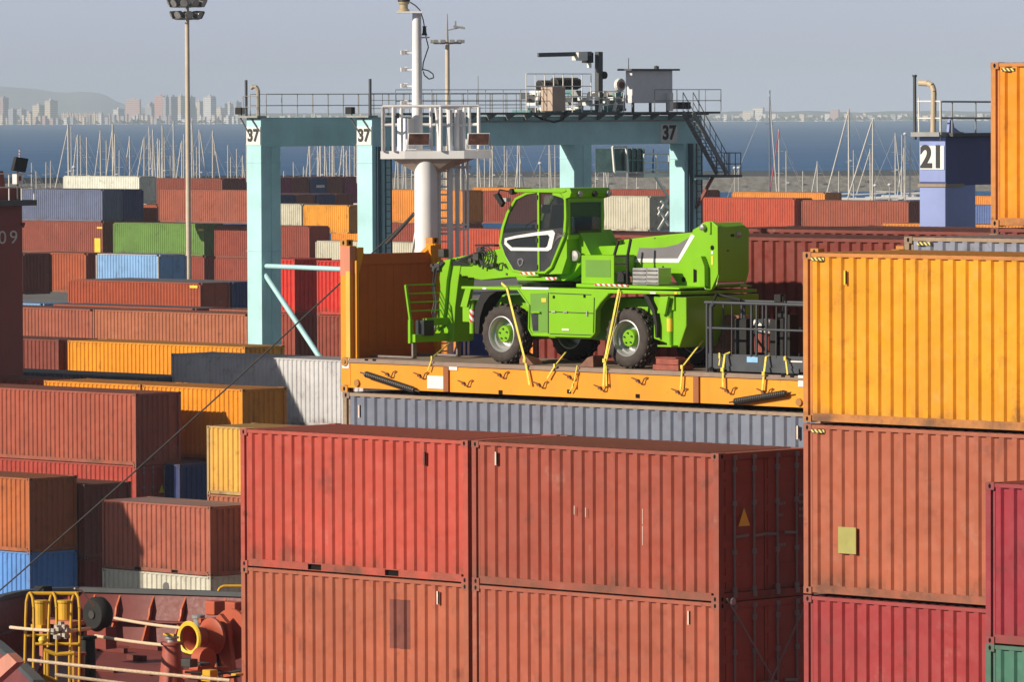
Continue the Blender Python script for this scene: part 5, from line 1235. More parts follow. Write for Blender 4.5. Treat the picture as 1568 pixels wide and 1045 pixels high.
railrun((xr+.45, yr-1.8, pz+.22), (xr+.45, pe[1], pz+.22), h=1.15, n=3, r=.03, mat=M_SIGN, par=rr)
fl = rt(27, 283, ra+.3); MB().tube((fl[0], fl[1], pz+.2), (fl[0], fl[1], fl[2]+.75), .04, 8).build('lamp_post', M_DKG, rr)
MB().cbox((fl[0], fl[1], fl[2]+.25), (.3, .35, .45)).build('junction_box', M_SIGN, rr, bevel=.02); MB().cbox((fl[0]+.16, fl[1]+.02, fl[2]+.27), (.02, .16, .2)).build('red_symbol', M_WOOD, rr)
q = [rt(24, 240, ra+.3), rt(42.5, 243, ra+.3), rt(38, 264, ra+.3), rt(19, 261, ra+.3)]
f = MB().prismx([(a[1], a[2]) for a in q], q[0][0]-.12, q[0][0]+.06).build('floodlight', M_BLACK, rr, bevel=.015)
MB().tube(rt(31, 262, ra+.3), (fl[0], fl[1], fl[2]+.7), .035, 6).build('floodlight_bracket', M_GALV, f)
MB().tube(rt(30, 241, ra+.3), rt(30, 229, ra+.3), .03, 6).build('beacon', M_RW, rr)

# ================= light poles =================
def pole(px, ytop, s, r, lab):
    p = at(px, ytop, s); o = empty('light_pole', (p[0], p[1], 0), 0); tag(o, lab, 'light pole')
    MB().tube((0,0,0), (0,0,p[2]), r*1.15, 12, r*.9).build('pole', weathered('aged_pole', .3, .6, .6, fixed=(.62,.52,.40)), o, smooth=True)
    return o, p[2], p
o, z, p = pole(286.5, 30, 20.0, .185, 'tall tan light pole with a round cluster of floodlights, standing before the green container')
hd = MB().lathe([(.9,0),(1.05,.08),(.9,.14)], (0,0,z), 'z', 16, False).build('lamp_head', M_GALV, o); MB().lathe([(1.15,0),(1.25,.08),(1.15,.14)], (0,0,z+.95), 'z', 16, False).build('lamp_ring', M_GALV, hd)
mb = MB()
for t in range(4): a = t*math.pi/4; mb.beam((-1.0*math.cos(a), -1.0*math.sin(a), z+.07), (1.0*math.cos(a), 1.0*math.sin(a), z+.07), .06, .08); mb.beam((-1.2*math.cos(a), -1.2*math.sin(a), z+1.0), (1.2*math.cos(a), 1.2*math.sin(a), z+1.0), .06, .08)
mb.tube((0,0,z), (0,0,z+1.9), .15, 8); mb.build('spokes', M_GALV, hd)
for ring, rad, zz in ((8, 1.0, z+.45), (10, 1.2, z+1.35)):
    for i in range(ring):
        a = i*2*math.pi/ring+.2; c = (rad*math.cos(a), rad*math.sin(a))
        me = MB(); u = (math.cos(a), math.sin(a))
        me.tube((c[0]-u[0]*.2, c[1]-u[1]*.2, zz+.05), (c[0]+u[0]*.22, c[1]+u[1]*.22, zz-.10), .20, 12, .33); f = me.build('floodlight', M_CHAIN, hd)
        MB().tube((c[0]+u[0]*.22, c[1]+u[1]*.22, zz-.10), (c[0]+u[0]*.25, c[1]+u[1]*.25, zz-.115), .30, 12).build('lens', M_GREYM, f)
o, z, p = pole(685, 64, 16.0, .23, 'grey light pole with a flat ring of lamps rising behind the gantry crane')
hd = MB().lathe([(1.3,0),(1.45,.12),(1.3,.2)], (0,0,z-.2), 'z', 16, False).build('lamp_ring', M_GALV, o)
for i in range(10):
    a = i*math.pi/5; MB().cbox((1.4*math.cos(a), 1.4*math.sin(a), z+.05), (.5, .5, .32)).build('floodlight', M_GREYM, hd, bevel=.05)
mb = MB(); mb.tube((0,0,z-.2), (0,0,z+2.7), .13, 8, .04); mb.beam((-1.4,0,z-.05), (1.4,0,z-.05), .1, .1); mb.beam((0,-1.4,z-.05), (0,1.4,z-.05), .1, .1); mb.beam((0,0,z+1.1), (1.5,0,z+1.45), .1, .12); mb.beam((.6,0,z+1.5), (1.7,0,z+1.3), .3, .2); mb.beam((.8,0,z+1.3), (.8,0,z+2.0), .15, .15)
mb.build('aerial', M_GALV, o)

# ================= the ship's bow =================
DZ, BZ = 8.40, 9.52
so_ = FR(0, 5.5, DZ)
ship = empty('cargo_ship', so_.loc, RZ, seen(150, 62, 50)); tag(ship, 'rust red ship bow with its foredeck, mooring winch, yellow ladder hoops and white signal mast', 'ship')
def LZ(px, py, z): x, y, _ = atz(px, py, z); a, b = inv_frame(x, y); return (a, b-5.5, z-DZ)
def LS(px, py, s): x, y, z = at(px, py, s); a, b = inv_frame(x, y); return (a, b-5.5, z-DZ)
top = [LZ(x, y, BZ) for x, y in ((470,914),(372,910.5),(250,906.5),(122,903),(60,905),(25,909.5),(-2,916),(-28,928),(-42,945),(-34,966),(0,988),(30,1014),(60,1044),(110,1092),(160,1145))]
cx_, cy_ = top[6][0]+6, top[6][1]-6
far_end = (top[0][0]+10, top[0][1]+1.5, top[0][2]); near_end = (top[-1][0]+6, top[-1][1]-.6, top[-1][2])
top = [far_end]+top+[near_end]
def inset(L, k, z):
    out = []; n = len(L)
    for i, p in enumerate(L):
        a = Vector(L[max(0, i-1)]); b = Vector(L[min(n-1, i+1)]); d = (b-a); d.z = 0; d.normalize(); nrm = Vector((-d.y, d.x, 0))
        c = Vector((cx_, cy_, 0))-Vector((p[0], p[1], 0))
        if nrm.dot(c) < 0: nrm = -nrm
        q = Vector(p)+nrm*k; out.append((q.x, q.y, z))
    return out
bh_ = BZ-DZ
bot = inset(top, .38, 0.0); topi = inset(top, .05, bh_-.02); boti = inset(top, .43, 0.0)
n = len(top)
mb = MB(); mb.add(top+bot+topi+boti, [(i, i+1, n+i+1, n+i) for i in range(n-1)]+[(2*n+i, 3*n+i, 3*n+i+1, 2*n+i+1) for i in range(n-1)]+[(i, 2*n+i, 2*n+i+1, i+1) for i in range(n-1)])
blw = mb.build('bulwark', M_SHIP, ship, smooth=True, color=seen(132, 54, 48))  # red darkened: the shadow on the inner side is in the colour
mb = MB()
for a, b in zip(inset(top, .03, bh_), inset(top, .03, bh_)[1:]): mb.beam(a, b, .20, .10)
mb.build('bulwark_cap', M_DKG, blw)
mb = MB(); i1 = inset(top, .46, bh_*.45)
for a, b in zip(i1, i1[1:]): mb.beam(a, b, .16, .03)
mb.build('stringer', M_SHIP, blw)
# hull under the bulwark and deck
wl = inset(top, 2.2, -DZ-1.6); kn = inset(top, .8, -3.0)
mb = MB(); mb.add(bot+kn+wl, [(i, i+1, n+i+1, n+i) for i in range(n-1)]+[(n+i, n+i+1, 2*n+i+1, 2*n+i) for i in range(n-1)]); 
aft = [(60, bot[0][1]+1.0, 0), (60, bot[-1][1]-.4, 0)]
A = len(mb.v); mb.add([bot[0], aft[0], (60, aft[0][1], -DZ-1.6), (bot[0][0], bot[0][1]-.5, -DZ-1.6)], [(0,1,2,3)]); mb.add([bot[-1], aft[1], (60, aft[1][1], -DZ-1.6), (bot[-1][0], bot[-1][1]+.5, -DZ-1.6)], [(0,3,2,1)])
mb.build('hull', M_SHIP, ship, color=seen(90, 44, 40))
dk = bot+[aft[1], aft[0]]
MB().add([(p[0], p[1], 0) for p in dk], [tuple(range(len(dk)))]).build('deck', M_SHIP, ship, color=seen(150, 64, 52))
MB().box(-.4, 60, -8.4, 11.5, .004, .45).build('hatch_coaming', M_SHIP, ship)
# brackets inside the bulwark
def along(k, t):
    a, b = Vector(top[k]), Vector(top[k+1]); return a.lerp(b, t)
for px in (60, 104, 145, 185, 232, 288, 345, 395):
    best = None
    for k in range(1, 8):
        for t in (0, .1, .2, .3, .4, .5, .6, .7, .8, .9):
            q = along(k, t); w_ = sh(q.x, q.y+5.5, BZ); xx = proj(*w_)[0]
            if best is None or abs(xx-px) < best[0]: best = (abs(xx-px), k, q)
    k, q = best[1], best[2]; d = (Vector(top[k+1])-Vector(top[k])); d.z = 0; d.normalize(); nr = Vector((-d.y, d.x, 0))
    if nr.dot(Vector((cx_, cy_, 0))-Vector((q.x, q.y, 0))) < 0: nr = -nr
    pts = [q+nr*.08+Vector((0,0,-.10)), q+nr*.30+Vector((0,0,-.35)), q+nr*.34+Vector((0,0,-.50)), q+nr*.75+Vector((0,0,-bh_+.02)), q+nr*.42+Vector((0,0,-bh_+.02))]
    vs = [p_-d*.02 for p_ in pts]+[p_+d*.02 for p_ in pts]; m_ = len(pts)
    MB().add(vs, [tuple(range(m_)), tuple(range(2*m_-1, m_-1, -1))]+[(i, i+m_, (i+1) % m_+m_, (i+1) % m_) for i in range(m_)]).build('bracket', M_SHIP, blw, color=seen(222, 112, 70))  # brighter orange-red than the bulwark, sunlight painted into the brackets
def seg(name, pts, r, mat, par, n=8): return MB().path(pts, r, n).build(name, mat, par, smooth=False)
for i, (px, py) in enumerate(((176, 1000), (205, 1012), (228, 996), (160, 1030), (215, 1034), (192, 990))):
    q = LZ(px, py, DZ); random.seed(i); MB().box(q[0]-.5*random.random()-.1, q[0]+.35, q[1]-.06, q[1]+.06, .0, .05+.08*random.random()).build('deck_pipe', M_SHIP, ship, color=seen(120, 52, 44), bevel=.01)
M_YP = weathered('yellow_rail_paint', .5, .6, .5, fixed=seen(236, 176, 40))
M_YB = plain('yellow_ring', (.75, .52, .05), .45, var=.15)
def P(px, py, s=80): return LS(px, py, s)
# black fairlead roller at the far bulwark
c = P(150, 941, 73); mb = MB(); mb.lathe([(.10, -.16), (.30, -.16), (.36, -.08), (.36, .08), (.30, .16), (.10, .16)], c, 'y', 22); fl_ = mb.build('fairlead', M_BLACK, ship, smooth=True)
MB().lathe([(.09, -.19), (.09, .19)], c, 'y', 14).build('roller_pin', M_CHAIN, fl_); MB().cbox((c[0], c[1]+.1, c[2]-.5), (.6, .3, .45)).build('roller_foot', M_SHIP, fl_)
c = P(66, 905, 74); MB().cbox((c[0], c[1], c[2]), (.32, .25, .20)).build('mooring_chock', M_BLACK, blw, bevel=.03)
# bollards
def bollard(px, pyt, s, r0, r1, mat, cap=True, ht=None):
    c = P(px, pyt, s); mb = MB(); mb.lathe([(r0*1.25, .0), (r0, .03), (r1, c[2]-.06), (r1*1.25, c[2]-.05), (r1*1.25, c[2])], (c[0], c[1], 0), 'z', 20); o = mb.build('bollard', mat, ship, smooth=True)
    return o, c
bollard(134, 975, 77, .17, .15, M_BLACK); bollard(118, 1000, 80, .16, .14, M_SHIP)
o, c = bollard(263, 984, 80.5, .33, .17, M_SHIP); o.color = (*seen(196, 96, 76), 1)
mb = MB(); mb.lathe([(.10, 0), (.10, .06), (.14, .07), (.14, .10), (.07, .12), (.0001, .13)], (c[0], c[1], c[2]), 'z', 16); mb.build('bollard_cap', M_GREYM, o); MB().cbox((c[0]-.05, c[1], c[2]+.14), (.3, .08, .04)).build('locking_bar', M_YP, o)
# winch: yellow-rimmed horn, drum, gear wheel, frame
wc = P(292, 978, 79.5); wn = link('winch', MB().box(0,1,0,1,0,1).mesh('x', M_SHIP), ship, color=seen(204, 92, 58))
ax = lambda d, dz=0: (wc[0]+d, wc[1], wc[2]+dz)
mb = MB(); mb.lathe([(.24, .0), (.20, .10), (.19, .34), (.25, .46), (.36, .52), (.36, .58), (.20, .60)], (wc[0], wc[1], wc[2]), 'y', 28, False); 
mb.lathe([(.12, .58), (.12, 3.2)], (wc[0], wc[1], wc[2]), 'y', 12)
for d, r in ((1.05, .50), (1.95, .50)): mb.lathe([(.2, d), (r, d), (r, d+.06), (.2, d+.06)], (wc[0], wc[1], wc[2]), 'y', 28)
mb.lathe([(.25, 1.1), (.25, 1.95)], (wc[0], wc[1], wc[2]), 'y', 20)
for d in (.75, 2.2): mb.prism([(wc[0]-.5, 0), (wc[0]+.5, 0), (wc[0]+.22, wc[2]+.25), (wc[0], wc[2]+.42), (wc[0]-.22, wc[2]+.25)], wc[1]+d, wc[1]+d+.10)
mb.box(wc[0]-.6, wc[0]+.6, wc[1]+.6, wc[1]+2.5, .0, .14); mb.box(wc[0]-.55, wc[0]-.48, wc[1]+.7, wc[1]+2.3, wc[2]+.22, wc[2]+.30)
wn.data = mb.mesh('winch', M_SHIP, smooth=True)
MB().lathe([(.245, .01), (.31, -.0), (.335, -.04), (.31, -.075), (.245, -.06)], (wc[0], wc[1], wc[2]), 'y', 30, False).build('horn_rim', M_YB, wn, smooth=True)
MB().lathe([(.20, .30), (.0001, .32)], (wc[0], wc[1], wc[2]), 'y', 20).build('horn_core', weathered('dark_red_inside', .4, .5, .6, fixed=(.12,.03,.025)), wn)
mb = MB(); mb.lathe([(.44, 1.12), (.40, 1.5), (.44, 1.93)], (wc[0], wc[1], wc[2]), 'y', 24); mb.build('rope_coil', M_CHAIN, wn)
c = P(298, 948, 78); MB().lathe([(.10, 0), (.10, .3), (.13, .3), (.13, .36), (.0001, .38)], (c[0], c[1]+.1, c[2]-.3), 'z', 14).build('oil_cup', M_GALV, wn)
for px, py, s_, w_, h_ in ((312, 933, 78, .28, .28), (338, 930, 77, .5, .18), (358, 936, 77, .5, .16), (352, 955, 77, .35, .5)): c = P(px, py, s_); MB().cbox((c[0], c[1]+.3, c[2]), (w_, .3, h_)).build('brake_housing', M_SHIP, wn, bevel=.03)
mb = MB(); c = P(345, 975, 77); mb.lathe([(.40, -.12), (.40, .12)], (c[0]+.2, c[1]+.4, c[2]+.1), 'y', 30); mb.build('gear_cover', M_SHIP, wn, bevel=.02)
c = P(328, 975, 79); MB().cbox((c[0], c[1], c[2]), (.13, .13, .15)).build('valve_head', M_GREYM, wn, bevel=.02)
mb = MB()
for dx in (-.07, .07): mb.tube((c[0]+dx, c[1], c[2]-.06), (c[0]+dx, c[1], c[2]-1.3), .030, 8)
for dx, e in ((.08, .28), (.12, .34)): mb.path([(c[0]+dx, c[1]-.05, c[2]-.25), (c[0]+dx+.08, c[1]-.08, c[2]-.5), (c[0]+e, c[1]-.1, c[2]-.95), (c[0]+e+.05, c[1]-.1, c[2]-1.3)], .02, 6)
mb.build('valve_stand', M_BLACK, wn)
for px, py, r in ((312, 1010, .22), (308, 1024, .20)): c = P(px, py, 81); MB().lathe([(.05,-.12),(r,-.12),(r,.12),(.05,.12)], c, 'x', 16).build('motor_housing', M_SHIP, wn, smooth=True)
random.seed(11)
for i in range(9):
    c = P(random.uniform(285, 366), random.uniform(1015, 1044), random.uniform(80, 84)); MB().cbox(c, (random.uniform(.1,.35), .2, random.uniform(.05,.18))).build('pipe_block', random.choice([M_SHIP, M_CHAIN, M_YP]), wn, bevel=.015)
mb = MB()
for y in (1030, 1038): mb.path([P(283, y, 83), P(330, y+4, 83), P(368, y-2, 83)], .025, 6)
mb.build('hydraulic_pipe', M_CHAIN, wn)
# yellow hoop cage with a ladder
cg = link('hoop_cage', MB().box(0,1,0,1,0,1).mesh('x', M_YP), ship)
mb = MB(); S_ = 81
def hoop(xa, xb, ytop, yb1, yb2):
    xm = (xa+xb)/2; pts = [P(xa-1.5, yb1, S_), P(xa, ytop+35, S_), P(xa+.8, ytop+14, S_), P(xa+(xb-xa)*.3, ytop+2, S_), P(xa+(xb-xa)*.55, ytop, S_), P(xb-2, ytop+8, S_+.3), P(xb-.3, ytop+24, S_+.6), P(xb, ytop+60, S_+.6), P(xb-1, yb2, S_+.6)]; mb.path(pts, .027, 8)
hoop(39.5, 52, 908.5, 1016, 1030); hoop(75, 87, 908.5, 992, 1060); hoop(109, 122, 908.5, 1010, 1060)
mb.tube(P(48, 909.5, S_), P(120, 909.5, S_), .035, 8); mb.tube(P(53, 987, S_), P(120, 987, S_), .03, 8); mb.tube(P(41, 974, S_), P(74, 973.5, S_), .025, 8)
mb.path([P(67, 996, S_+1), P(86, 1003, S_+1), P(114, 1001, S_+1)], .04, 8); mb.path([P(69, 1036, S_+1), P(86, 1044, S_+1)], .035, 8)
for x in (69, 73, 86.5, 106.5, 113): mb.tube(P(x, 998, S_+1), P(x, 1075, S_+1), .028, 8)
cg.data = mb.mesh('hoop_cage', M_YP)
# yellow bitts and floats seen behind the cage
for px, lab in ((62, 0), (99, 0)):
    c = P(px, 920, 77); mb = MB(); mb.lathe([(.13, 0), (.13, .42), (.15, .44), (.15, .48)], (c[0], c[1], c[2]-.48), 'z', 16); mb.box(c[0]-.16, c[0]+.16, c[1]-.12, c[1]+.12, c[2]-.60, c[2]-.48); mb.build('yellow_bitt', M_YP, ship)
c = P(85, 958, 78); MB().box(c[0]-.55, c[0]+.35, c[1]-.1, c[1]+.1, .0, .03).build('bitt_base', M_SHIP, ship)
mb = MB(); c = P(80, 954, 77)
mb.box(c[0]-.5, c[0]+.7, c[1]-.1, c[1]+.25, c[2]-.02, c[2]+.06); mb.box(c[0]-.4, c[0]-.3, c[1], c[1]+.1, 0, c[2]); mb.box(c[0]+.5, c[0]+.6, c[1], c[1]+.1, 0, c[2]); mb.build('bitt_table', M_SHIP, ship, color=seen(214,120,84))
c = P(65, 981, 82); MB().lathe([(.0001,-.08),(.055,-.06),(.08,0),(.055,.06),(.0001,.08)], c, 'z', 14).build('yellow_float', M_YB, ship, smooth=True)
c = P(90, 966, 82); mb = MB(); random.seed(2)
for i in range(16): mb.cbox((c[0]+random.uniform(-.14,.14), c[1]+random.uniform(-.1,.1), c[2]+random.uniform(-.13,.13)), (.08,.09,.07))
mb.build('rope_knot', plain('dirty_rope', (.42,.36,.30), .9, var=.4, scale=20), ship)
c = P(63, 1022, 80); mb = MB(); mb.path([(c[0]-.06, c[1], c[2]-.12), (c[0], c[1], c[2]), (c[0]+.05, c[1], c[2]+.18)], .035, 8); mb.build('red_lever', M_WOOD, ship)
seg('yellow_handrail', [P(334, 906, 72), P(337, 901, 72), P(343, 898, 72), P(400, 898, 72)], .03, M_YP, ship)
c = P(18, 1005, 84); mb = MB(); mb.prism([(c[0]-1.2, c[2]-.6), (c[0]+.0, c[2]+.05), (c[0]+.25, c[2]-.1), (c[0]-.9, c[2]-.85)], c[1]-.1, c[1]+.1); mb.build('lit_bulwark_edge', M_SHIP, ship, color=seen(232,150,120))  # pale pink strip paints sunlight on the bulwark's top edge
# signal mast
MS = 78.7
mast = link('mast', MB().box(0,1,0,1,0,1).mesh('x', M_WHITE), ship)
def Q(px, py, ds=0.0): return LS(px, py, MS+ds)
c = Q(652, 260); mb = MB(); mb.lathe([(.30, 0), (.24, 4.0), (.225, c[2]-.2), (.225, c[2]+.35)], (c[0], c[1], 0), 'z', 28); pc = Q(639, 200); zt = Q(639, 20)[2]
mb.lathe([(.11, c[2]+.3), (.10, zt-1.5), (.085, zt)], (pc[0], pc[1], 0), 'z', 18)
bx = Q(624, 205); zb = Q(624, 231)[2]; mb.box(bx[0]-.14, bx[0]+.16, bx[1]-.14, bx[1]+.14, zb, Q(624, 181)[2])
mast.data = mb.mesh('mast', M_WHITE, smooth=True)
zp0, zp1 = Q(652, 243)[2], Q(652, 231)[2]
xa, xb = Q(583, 236), Q(757, 236)
# platform: octagonal plate plus tapered underside, long axis across the picture
dirv = Vector((math.cos(-RZ), math.sin(-RZ), 0)); nv = Vector((-dirv.y, dirv.x, 0)); cc = Vector((c[0], c[1], 0))
def PL(u, v, z): q = cc+dirv*u+nv*v; return (q.x, q.y, z)
hl, hr = (652-583)/MS, (757-652)/MS
plan = [(-hl, -.20), (-hl, .26), (-.5, .38), (.8, .38), (hr-.06, .26), (hr-.06, -.1), (.75, -.28), (-.4, -.28)]
n_ = len(plan); mb = MB(); mb.add([PL(u, v, zp0) for u, v in plan]+[PL(u, v, zp1) for u, v in plan], [tuple(range(n_-1,-1,-1)), tuple(range(n_, 2*n_))]+[(i, (i+1) % n_, (i+1) % n_+n_, i+n_) for i in range(n_)])
pf = mb.build('platform', M_WHITE, mast)
zc = Q(652, 263)[2]; k_ = .25
mb = MB(); mb.add([PL(u*.74, v*.9, zp0-.004) for u, v in plan]+[PL(u*k_, v*k_, zc) for u, v in plan], [(i, (i+1) % n_, (i+1) % n_+n_, i+n_) for i in range(n_)]); mb.build('underside', weathered('rusty_white', .8, .9, .6, fixed=(.55,.45,.36)), pf)
# railing
zr = Q(652, 164)[2]; zm = Q(652, 191)[2]
pts = [PL(-hl+.05, -.25, 0), PL(-hl+.05, .32, 0), PL(-.48, .35, 0), PL(.75, .35, 0), PL(hr-.3, .3, 0)]
mb = MB()
for z in (zr, zm): mb.path([(p_[0], p_[1], z) for p_ in pts], .03, 8)
fr_ = [PL(-hl+.05, -.25, 0), PL(-.62, -.28, 0), PL(.3, -.32, 0), PL(hr-.3, -.15, 0)]
mb.path([(p_[0], p_[1], zr+.02) for p_ in fr_], .026, 8); mb.path([(p_[0], p_[1], zm) for p_ in fr_[:2]], .02, 8)
for p_ in pts+fr_+[PL(.58, .35, 0), PL(.1, .35, 0), PL(.85, .3, 0)]: mb.tube((p_[0], p_[1], zp1), (p_[0], p_[1], zr), .034, 8)
mb.build('railing', M_WHITE, pf)
# long ladder with two rails and lattice line
def vert(px, y0, y1, r, ds=0): a, b = Q(px, y1, ds), Q(px, y0, ds); return a, (a[0], a[1], b[2])
ld_ = link('ladder', MB().tube(*vert(672.5, 168, 560, .035, -.2), .052, 10).mesh('ladder', M_WHITE), mast)
MB().tube(*vert(690, 168, 560, .04, -.2), .06, 10).build('ladder_rail', M_WHITE, ld_)
mb = MB()
for i in range(26): mb.tube(Q(673, 250+i*12, -.2), Q(690, 250+i*12, -.2), .018, 6)
mb.build('rungs', M_WHITE, ld_)
MB().tube(*vert(701.5, 168, 560, .03, -.3), .045, 8).build('stay_pole', M_WHITE, mast)
for px, r in ((706, .035), (711, .022), (717.5, .022)): MB().tube(*vert(px, 168 if px < 710 else 240, 250 if px == 706 else 560, r, -.3), r, 6).build('stay_wire', M_WHITE, mast)
MB().path([Q(667, 165), Q(670, 190), Q(672, 215), Q(672.5, 240)], .026, 8).build('bent_rail', M_WHITE, mast)
mb = MB()
for y in (345, 352): mb.tube(Q(670, y, -.15), Q(718, y-1, -.35), .022, 6)
mb.cbox(Q(682, 358, -.2), (.3, .1, .05)); mb.build('ladder_bracket', M_WHITE, ld_)
MB().cbox(Q(704, 256, -.3), (.34, .3, .05)).build('small_landing', M_WHITE, mast)
mb = MB(); q = Q(652, 360); mb.prism([(q[0]-.30, q[2]), (q[0]-.22, q[2]+.3), (q[0]-.2, q[2]-1.2), (q[0]-.55, q[2]-1.6)], q[1]-.03, q[1]+.03); mb.build('gusset', M_WHITE, mast)
# step brackets on the pole, horn, head lamp
for y in (81, 107, 132, 158):
    mb = MB(); a, b = Q(619, y), Q(643, y); mb.box(a[0], a[0]+.02, a[1]-.1, a[1]+.1, a[2]-.03, a[2]+.05); mb.path([(a[0], a[1], a[2]), (b[0], b[1]-.08, b[2])], .014, 6); mb.path([Q(619, y-4), Q(624, y-4)], .012, 6); mb.path([Q(633, y+2), Q(645, y+1)], .02, 6); mb.build('step_bracket', M_WHITE, mast)
mb = MB(); a = Q(628, 20); mb.add([PL(-.55, -.15, zt), PL(-.05, -.15, zt), PL(-.05, .15, zt), PL(-.55, .15, zt), PL(-.55, -.15, zt+.035), PL(-.05, -.15, zt+.035), PL(-.05, .15, zt+.035), PL(-.55, .15, zt+.035)], [(0,3,2,1),(4,5,6,7),(0,1,5,4),(1,2,6,5),(2,3,7,6),(3,0,4,7)]); mb.build('top_plate', M_WHITE, mast)
q = Q(618.5, 16); mb = MB(); mb.lathe([(.11, 0), (.11, .03), (.08, .05), (.08, .13), (.11, .15), (.11, .19), (.0001, .20)], (q[0], q[1], zt+.04), 'z', 18); hl_ = mb.build('signal_lamp', plain('amber_lamp', (.45,.36,.22), .3, var=.1), mast); MB().lathe([(.12,.185),(.12,.24),(.0001,.27)], (q[0], q[1], zt+.04), 'z', 18).build('lamp_cap', M_CHAIN, hl_)
q = Q(650, 50); MB().lathe([(.06, 0), (.04, .06), (.035, .16), (.05, .18)], (q[0], q[1], q[2]-.05), 'z', 12).build('horn', M_CHAIN, mast); MB().cbox((q[0]-.03, q[1], q[2]-.09), (.2, .14, .03)).build('horn_bracket', M_WHITE, mast)
MB().path([Q(628, 3), Q(636, 8), Q(643, 15), Q(648, 30), Q(653, 60), Q(656, 72), Q(652, 84), Q(648, 96), Q(647, 108)], .012, 5).build('cable', M_HOSE, mast)
MB().path([Q(648, 106), Q(656, 108), Q(663, 113), Q(664, 119), Q(657, 121), Q(650, 115), Q(648, 109)], .012, 5).build('cable', M_HOSE, mast)
M_LAMPG = plain('brown_lamp_glass', (.075, .035, .025), .25, var=.5, scale=8)
for px in (640.5, 732): 
    q = Q(px, 213, .9); w2 = .205; hh = .115; f = MB(); qv = Vector(q)
    def R(u, v, z): e = qv+dirv*u+nv*v; return (e.x, e.y, qv.z+z)
    f.add([R(-w2,-.10,-hh), R(w2,-.10,-hh), R(w2+.02,-.04,hh), R(-w2+.02,-.04,hh), R(-w2-.0,.10,-hh*.7), R(w2,.10,-hh*.7), R(w2,.12,hh*.9), R(-w2,.12,hh*.9)], [(0,1,2,3),(7,6,5,4),(0,4,5,1),(1,5,6,2),(2,6,7,3),(3,7,4,0)])
    fo = f.build('floodlight', M_WHITE, mast); MB().add([R(-w2+.01,-.105,-hh+.01), R(w2-.01,-.105,-hh+.01), R(w2+.01,-.047,hh-.01), R(-w2+.03,-.047,hh-.01)], [(0,1,2,3)]).build('lens', M_LAMPG, fo)
    MB().path([R(-w2-.02,0,0), R(-w2-.02,0,-hh-.09), R(w2+.04,0,-hh-.09), R(w2+.04,0,0)], .016, 6).build('yoke', M_WHITE, fo)
# lashings on the mast foot of the stay
MB().path([Q(634, 327), Q(640, 333), Q(645, 327), Q(652, 333)], .03, 6).build('shackle', M_GREYM, mast)
MB().path([Q(641, 333), Q(639, 350), Q(634, 375), Q(631, 395)], .018, 6).build('short_wire', M_DKG, mast)
def rope(pts, r, mat, name, lab, cat, n=8):
    q = [Vector(at(x, y, s)) for x, y, s in pts]; o0 = q[0]; o = MB().path([p_-o0 for p_ in q], r, n).build(name, mat); o.location = o0; return tag(o, lab, cat)
def sag(p0, p1, k, n=14):
    out = []
    for i in range(n+1):
        t = i/n; out.append((p0[0]+(p1[0]-p0[0])*t, p0[1]+(p1[1]-p0[1])*t+k*4*t*(1-t), p0[2]+(p1[2]-p0[2])*t))
    return out
fs = rope(sag((634, 327, 78.6), (-14, 917, 74.0), 7, 20), .017, M_CHAIN, 'forestay', 'thin steel cable running from the white mast down to the left over the containers', 'cable')
q = [Vector(at(x, y, s))-Vector(at(634, 327, 78.6)) for x, y, s in sag((634, 327, 78.6), (592, 373, 78.3), 1, 3)]
MB().path(q, .036, 8).build('turnbuckle', M_CHAIN, fs)
M_ROPE = plain('cream_rope', (.66, .50, .34), .9, var=.25, scale=30)
rope(sag((176, 947.5, 74), (282, 963, 79), 1.5), .032, M_ROPE, 'mooring_rope', 'thick cream mooring rope from the black roller to the yellow-rimmed winch horn', 'rope')
rope(sag((146, 974.5, 76), (262, 990, 80), 1.2), .032, M_ROPE, 'mooring_rope', 'cream mooring rope from the dark bollard to the tapered red one', 'rope')
rope(sag((43, 1011.5, 83), (352, 1043, 84), 1.0), .032, M_ROPE, 'mooring_rope', 'long cream mooring rope passing low through the yellow hoops', 'rope')
rope(sag((84, 1034, 85), (300, 1060, 85), 1.0), .032, M_ROPE, 'mooring_rope', 'lowest cream mooring rope, leaving the picture at the bottom', 'rope')
rope(sag((16, 961.5, 81), (77, 966.5, 82), .5), .032, M_ROPE, 'mooring_rope', 'short thick cream rope left of the knot inside the yellow hoops', 'rope')
rope(sag((98, 968, 82), (137, 963, 81), .5), .038, M_ROPE, 'mooring_rope', 'short cream rope end right of the knot inside the yellow hoops', 'rope')
rope([(114, 902, 76), (125, 905, 75.5), (134, 916, 75), (143, 929, 74.5)], .018, M_ROPE, 'thin_line', 'thin pale line hanging from the bulwark top to the black roller', 'rope')

# ================= ground, sea, marina, shore =================
def sheet(name, pts, z, mat, kind='structure'):
    o = MB().add([(x, y, z) for x, y in pts], [tuple(range(len(pts)))]).build(name, mat); tag(o, kind=kind); return o
def groundmat(name, c0, c1, sc=.15):
    m, t, b = newmat(name); tc = N(t, 'ShaderNodeTexCoord'); v = tc.outputs['Object']
    n1 = noise(t, v, sc, 6, .7); n2 = noise(t, v, sc*14, 5, .7)
    c = mixc(t, ramp(t, n1, .35, .65), c0, c1); c = mixc(t, ramp(t, n2, .55, .8, 0, .5), c, (.03, .028, .026)); t.links.new(c, b.inputs['Base Color']); b.inputs['Roughness'].default_value = .9; return m
q = [sh(-330, 22), sh(120, 22), sh(120, 620), sh(-330, 620), sh(-480, 620), sh(-480, 22)]
yard = MB().prismz([(x, y) for x, y, _ in [sh(-560, 21.5), sh(160, 21.5), sh(160, 640), sh(-560, 640)]], -3.0, 0.0).build('quay_ground', groundmat('yard_concrete', (.16,.15,.14), (.10,.095,.09))); tag(yard, kind='structure')
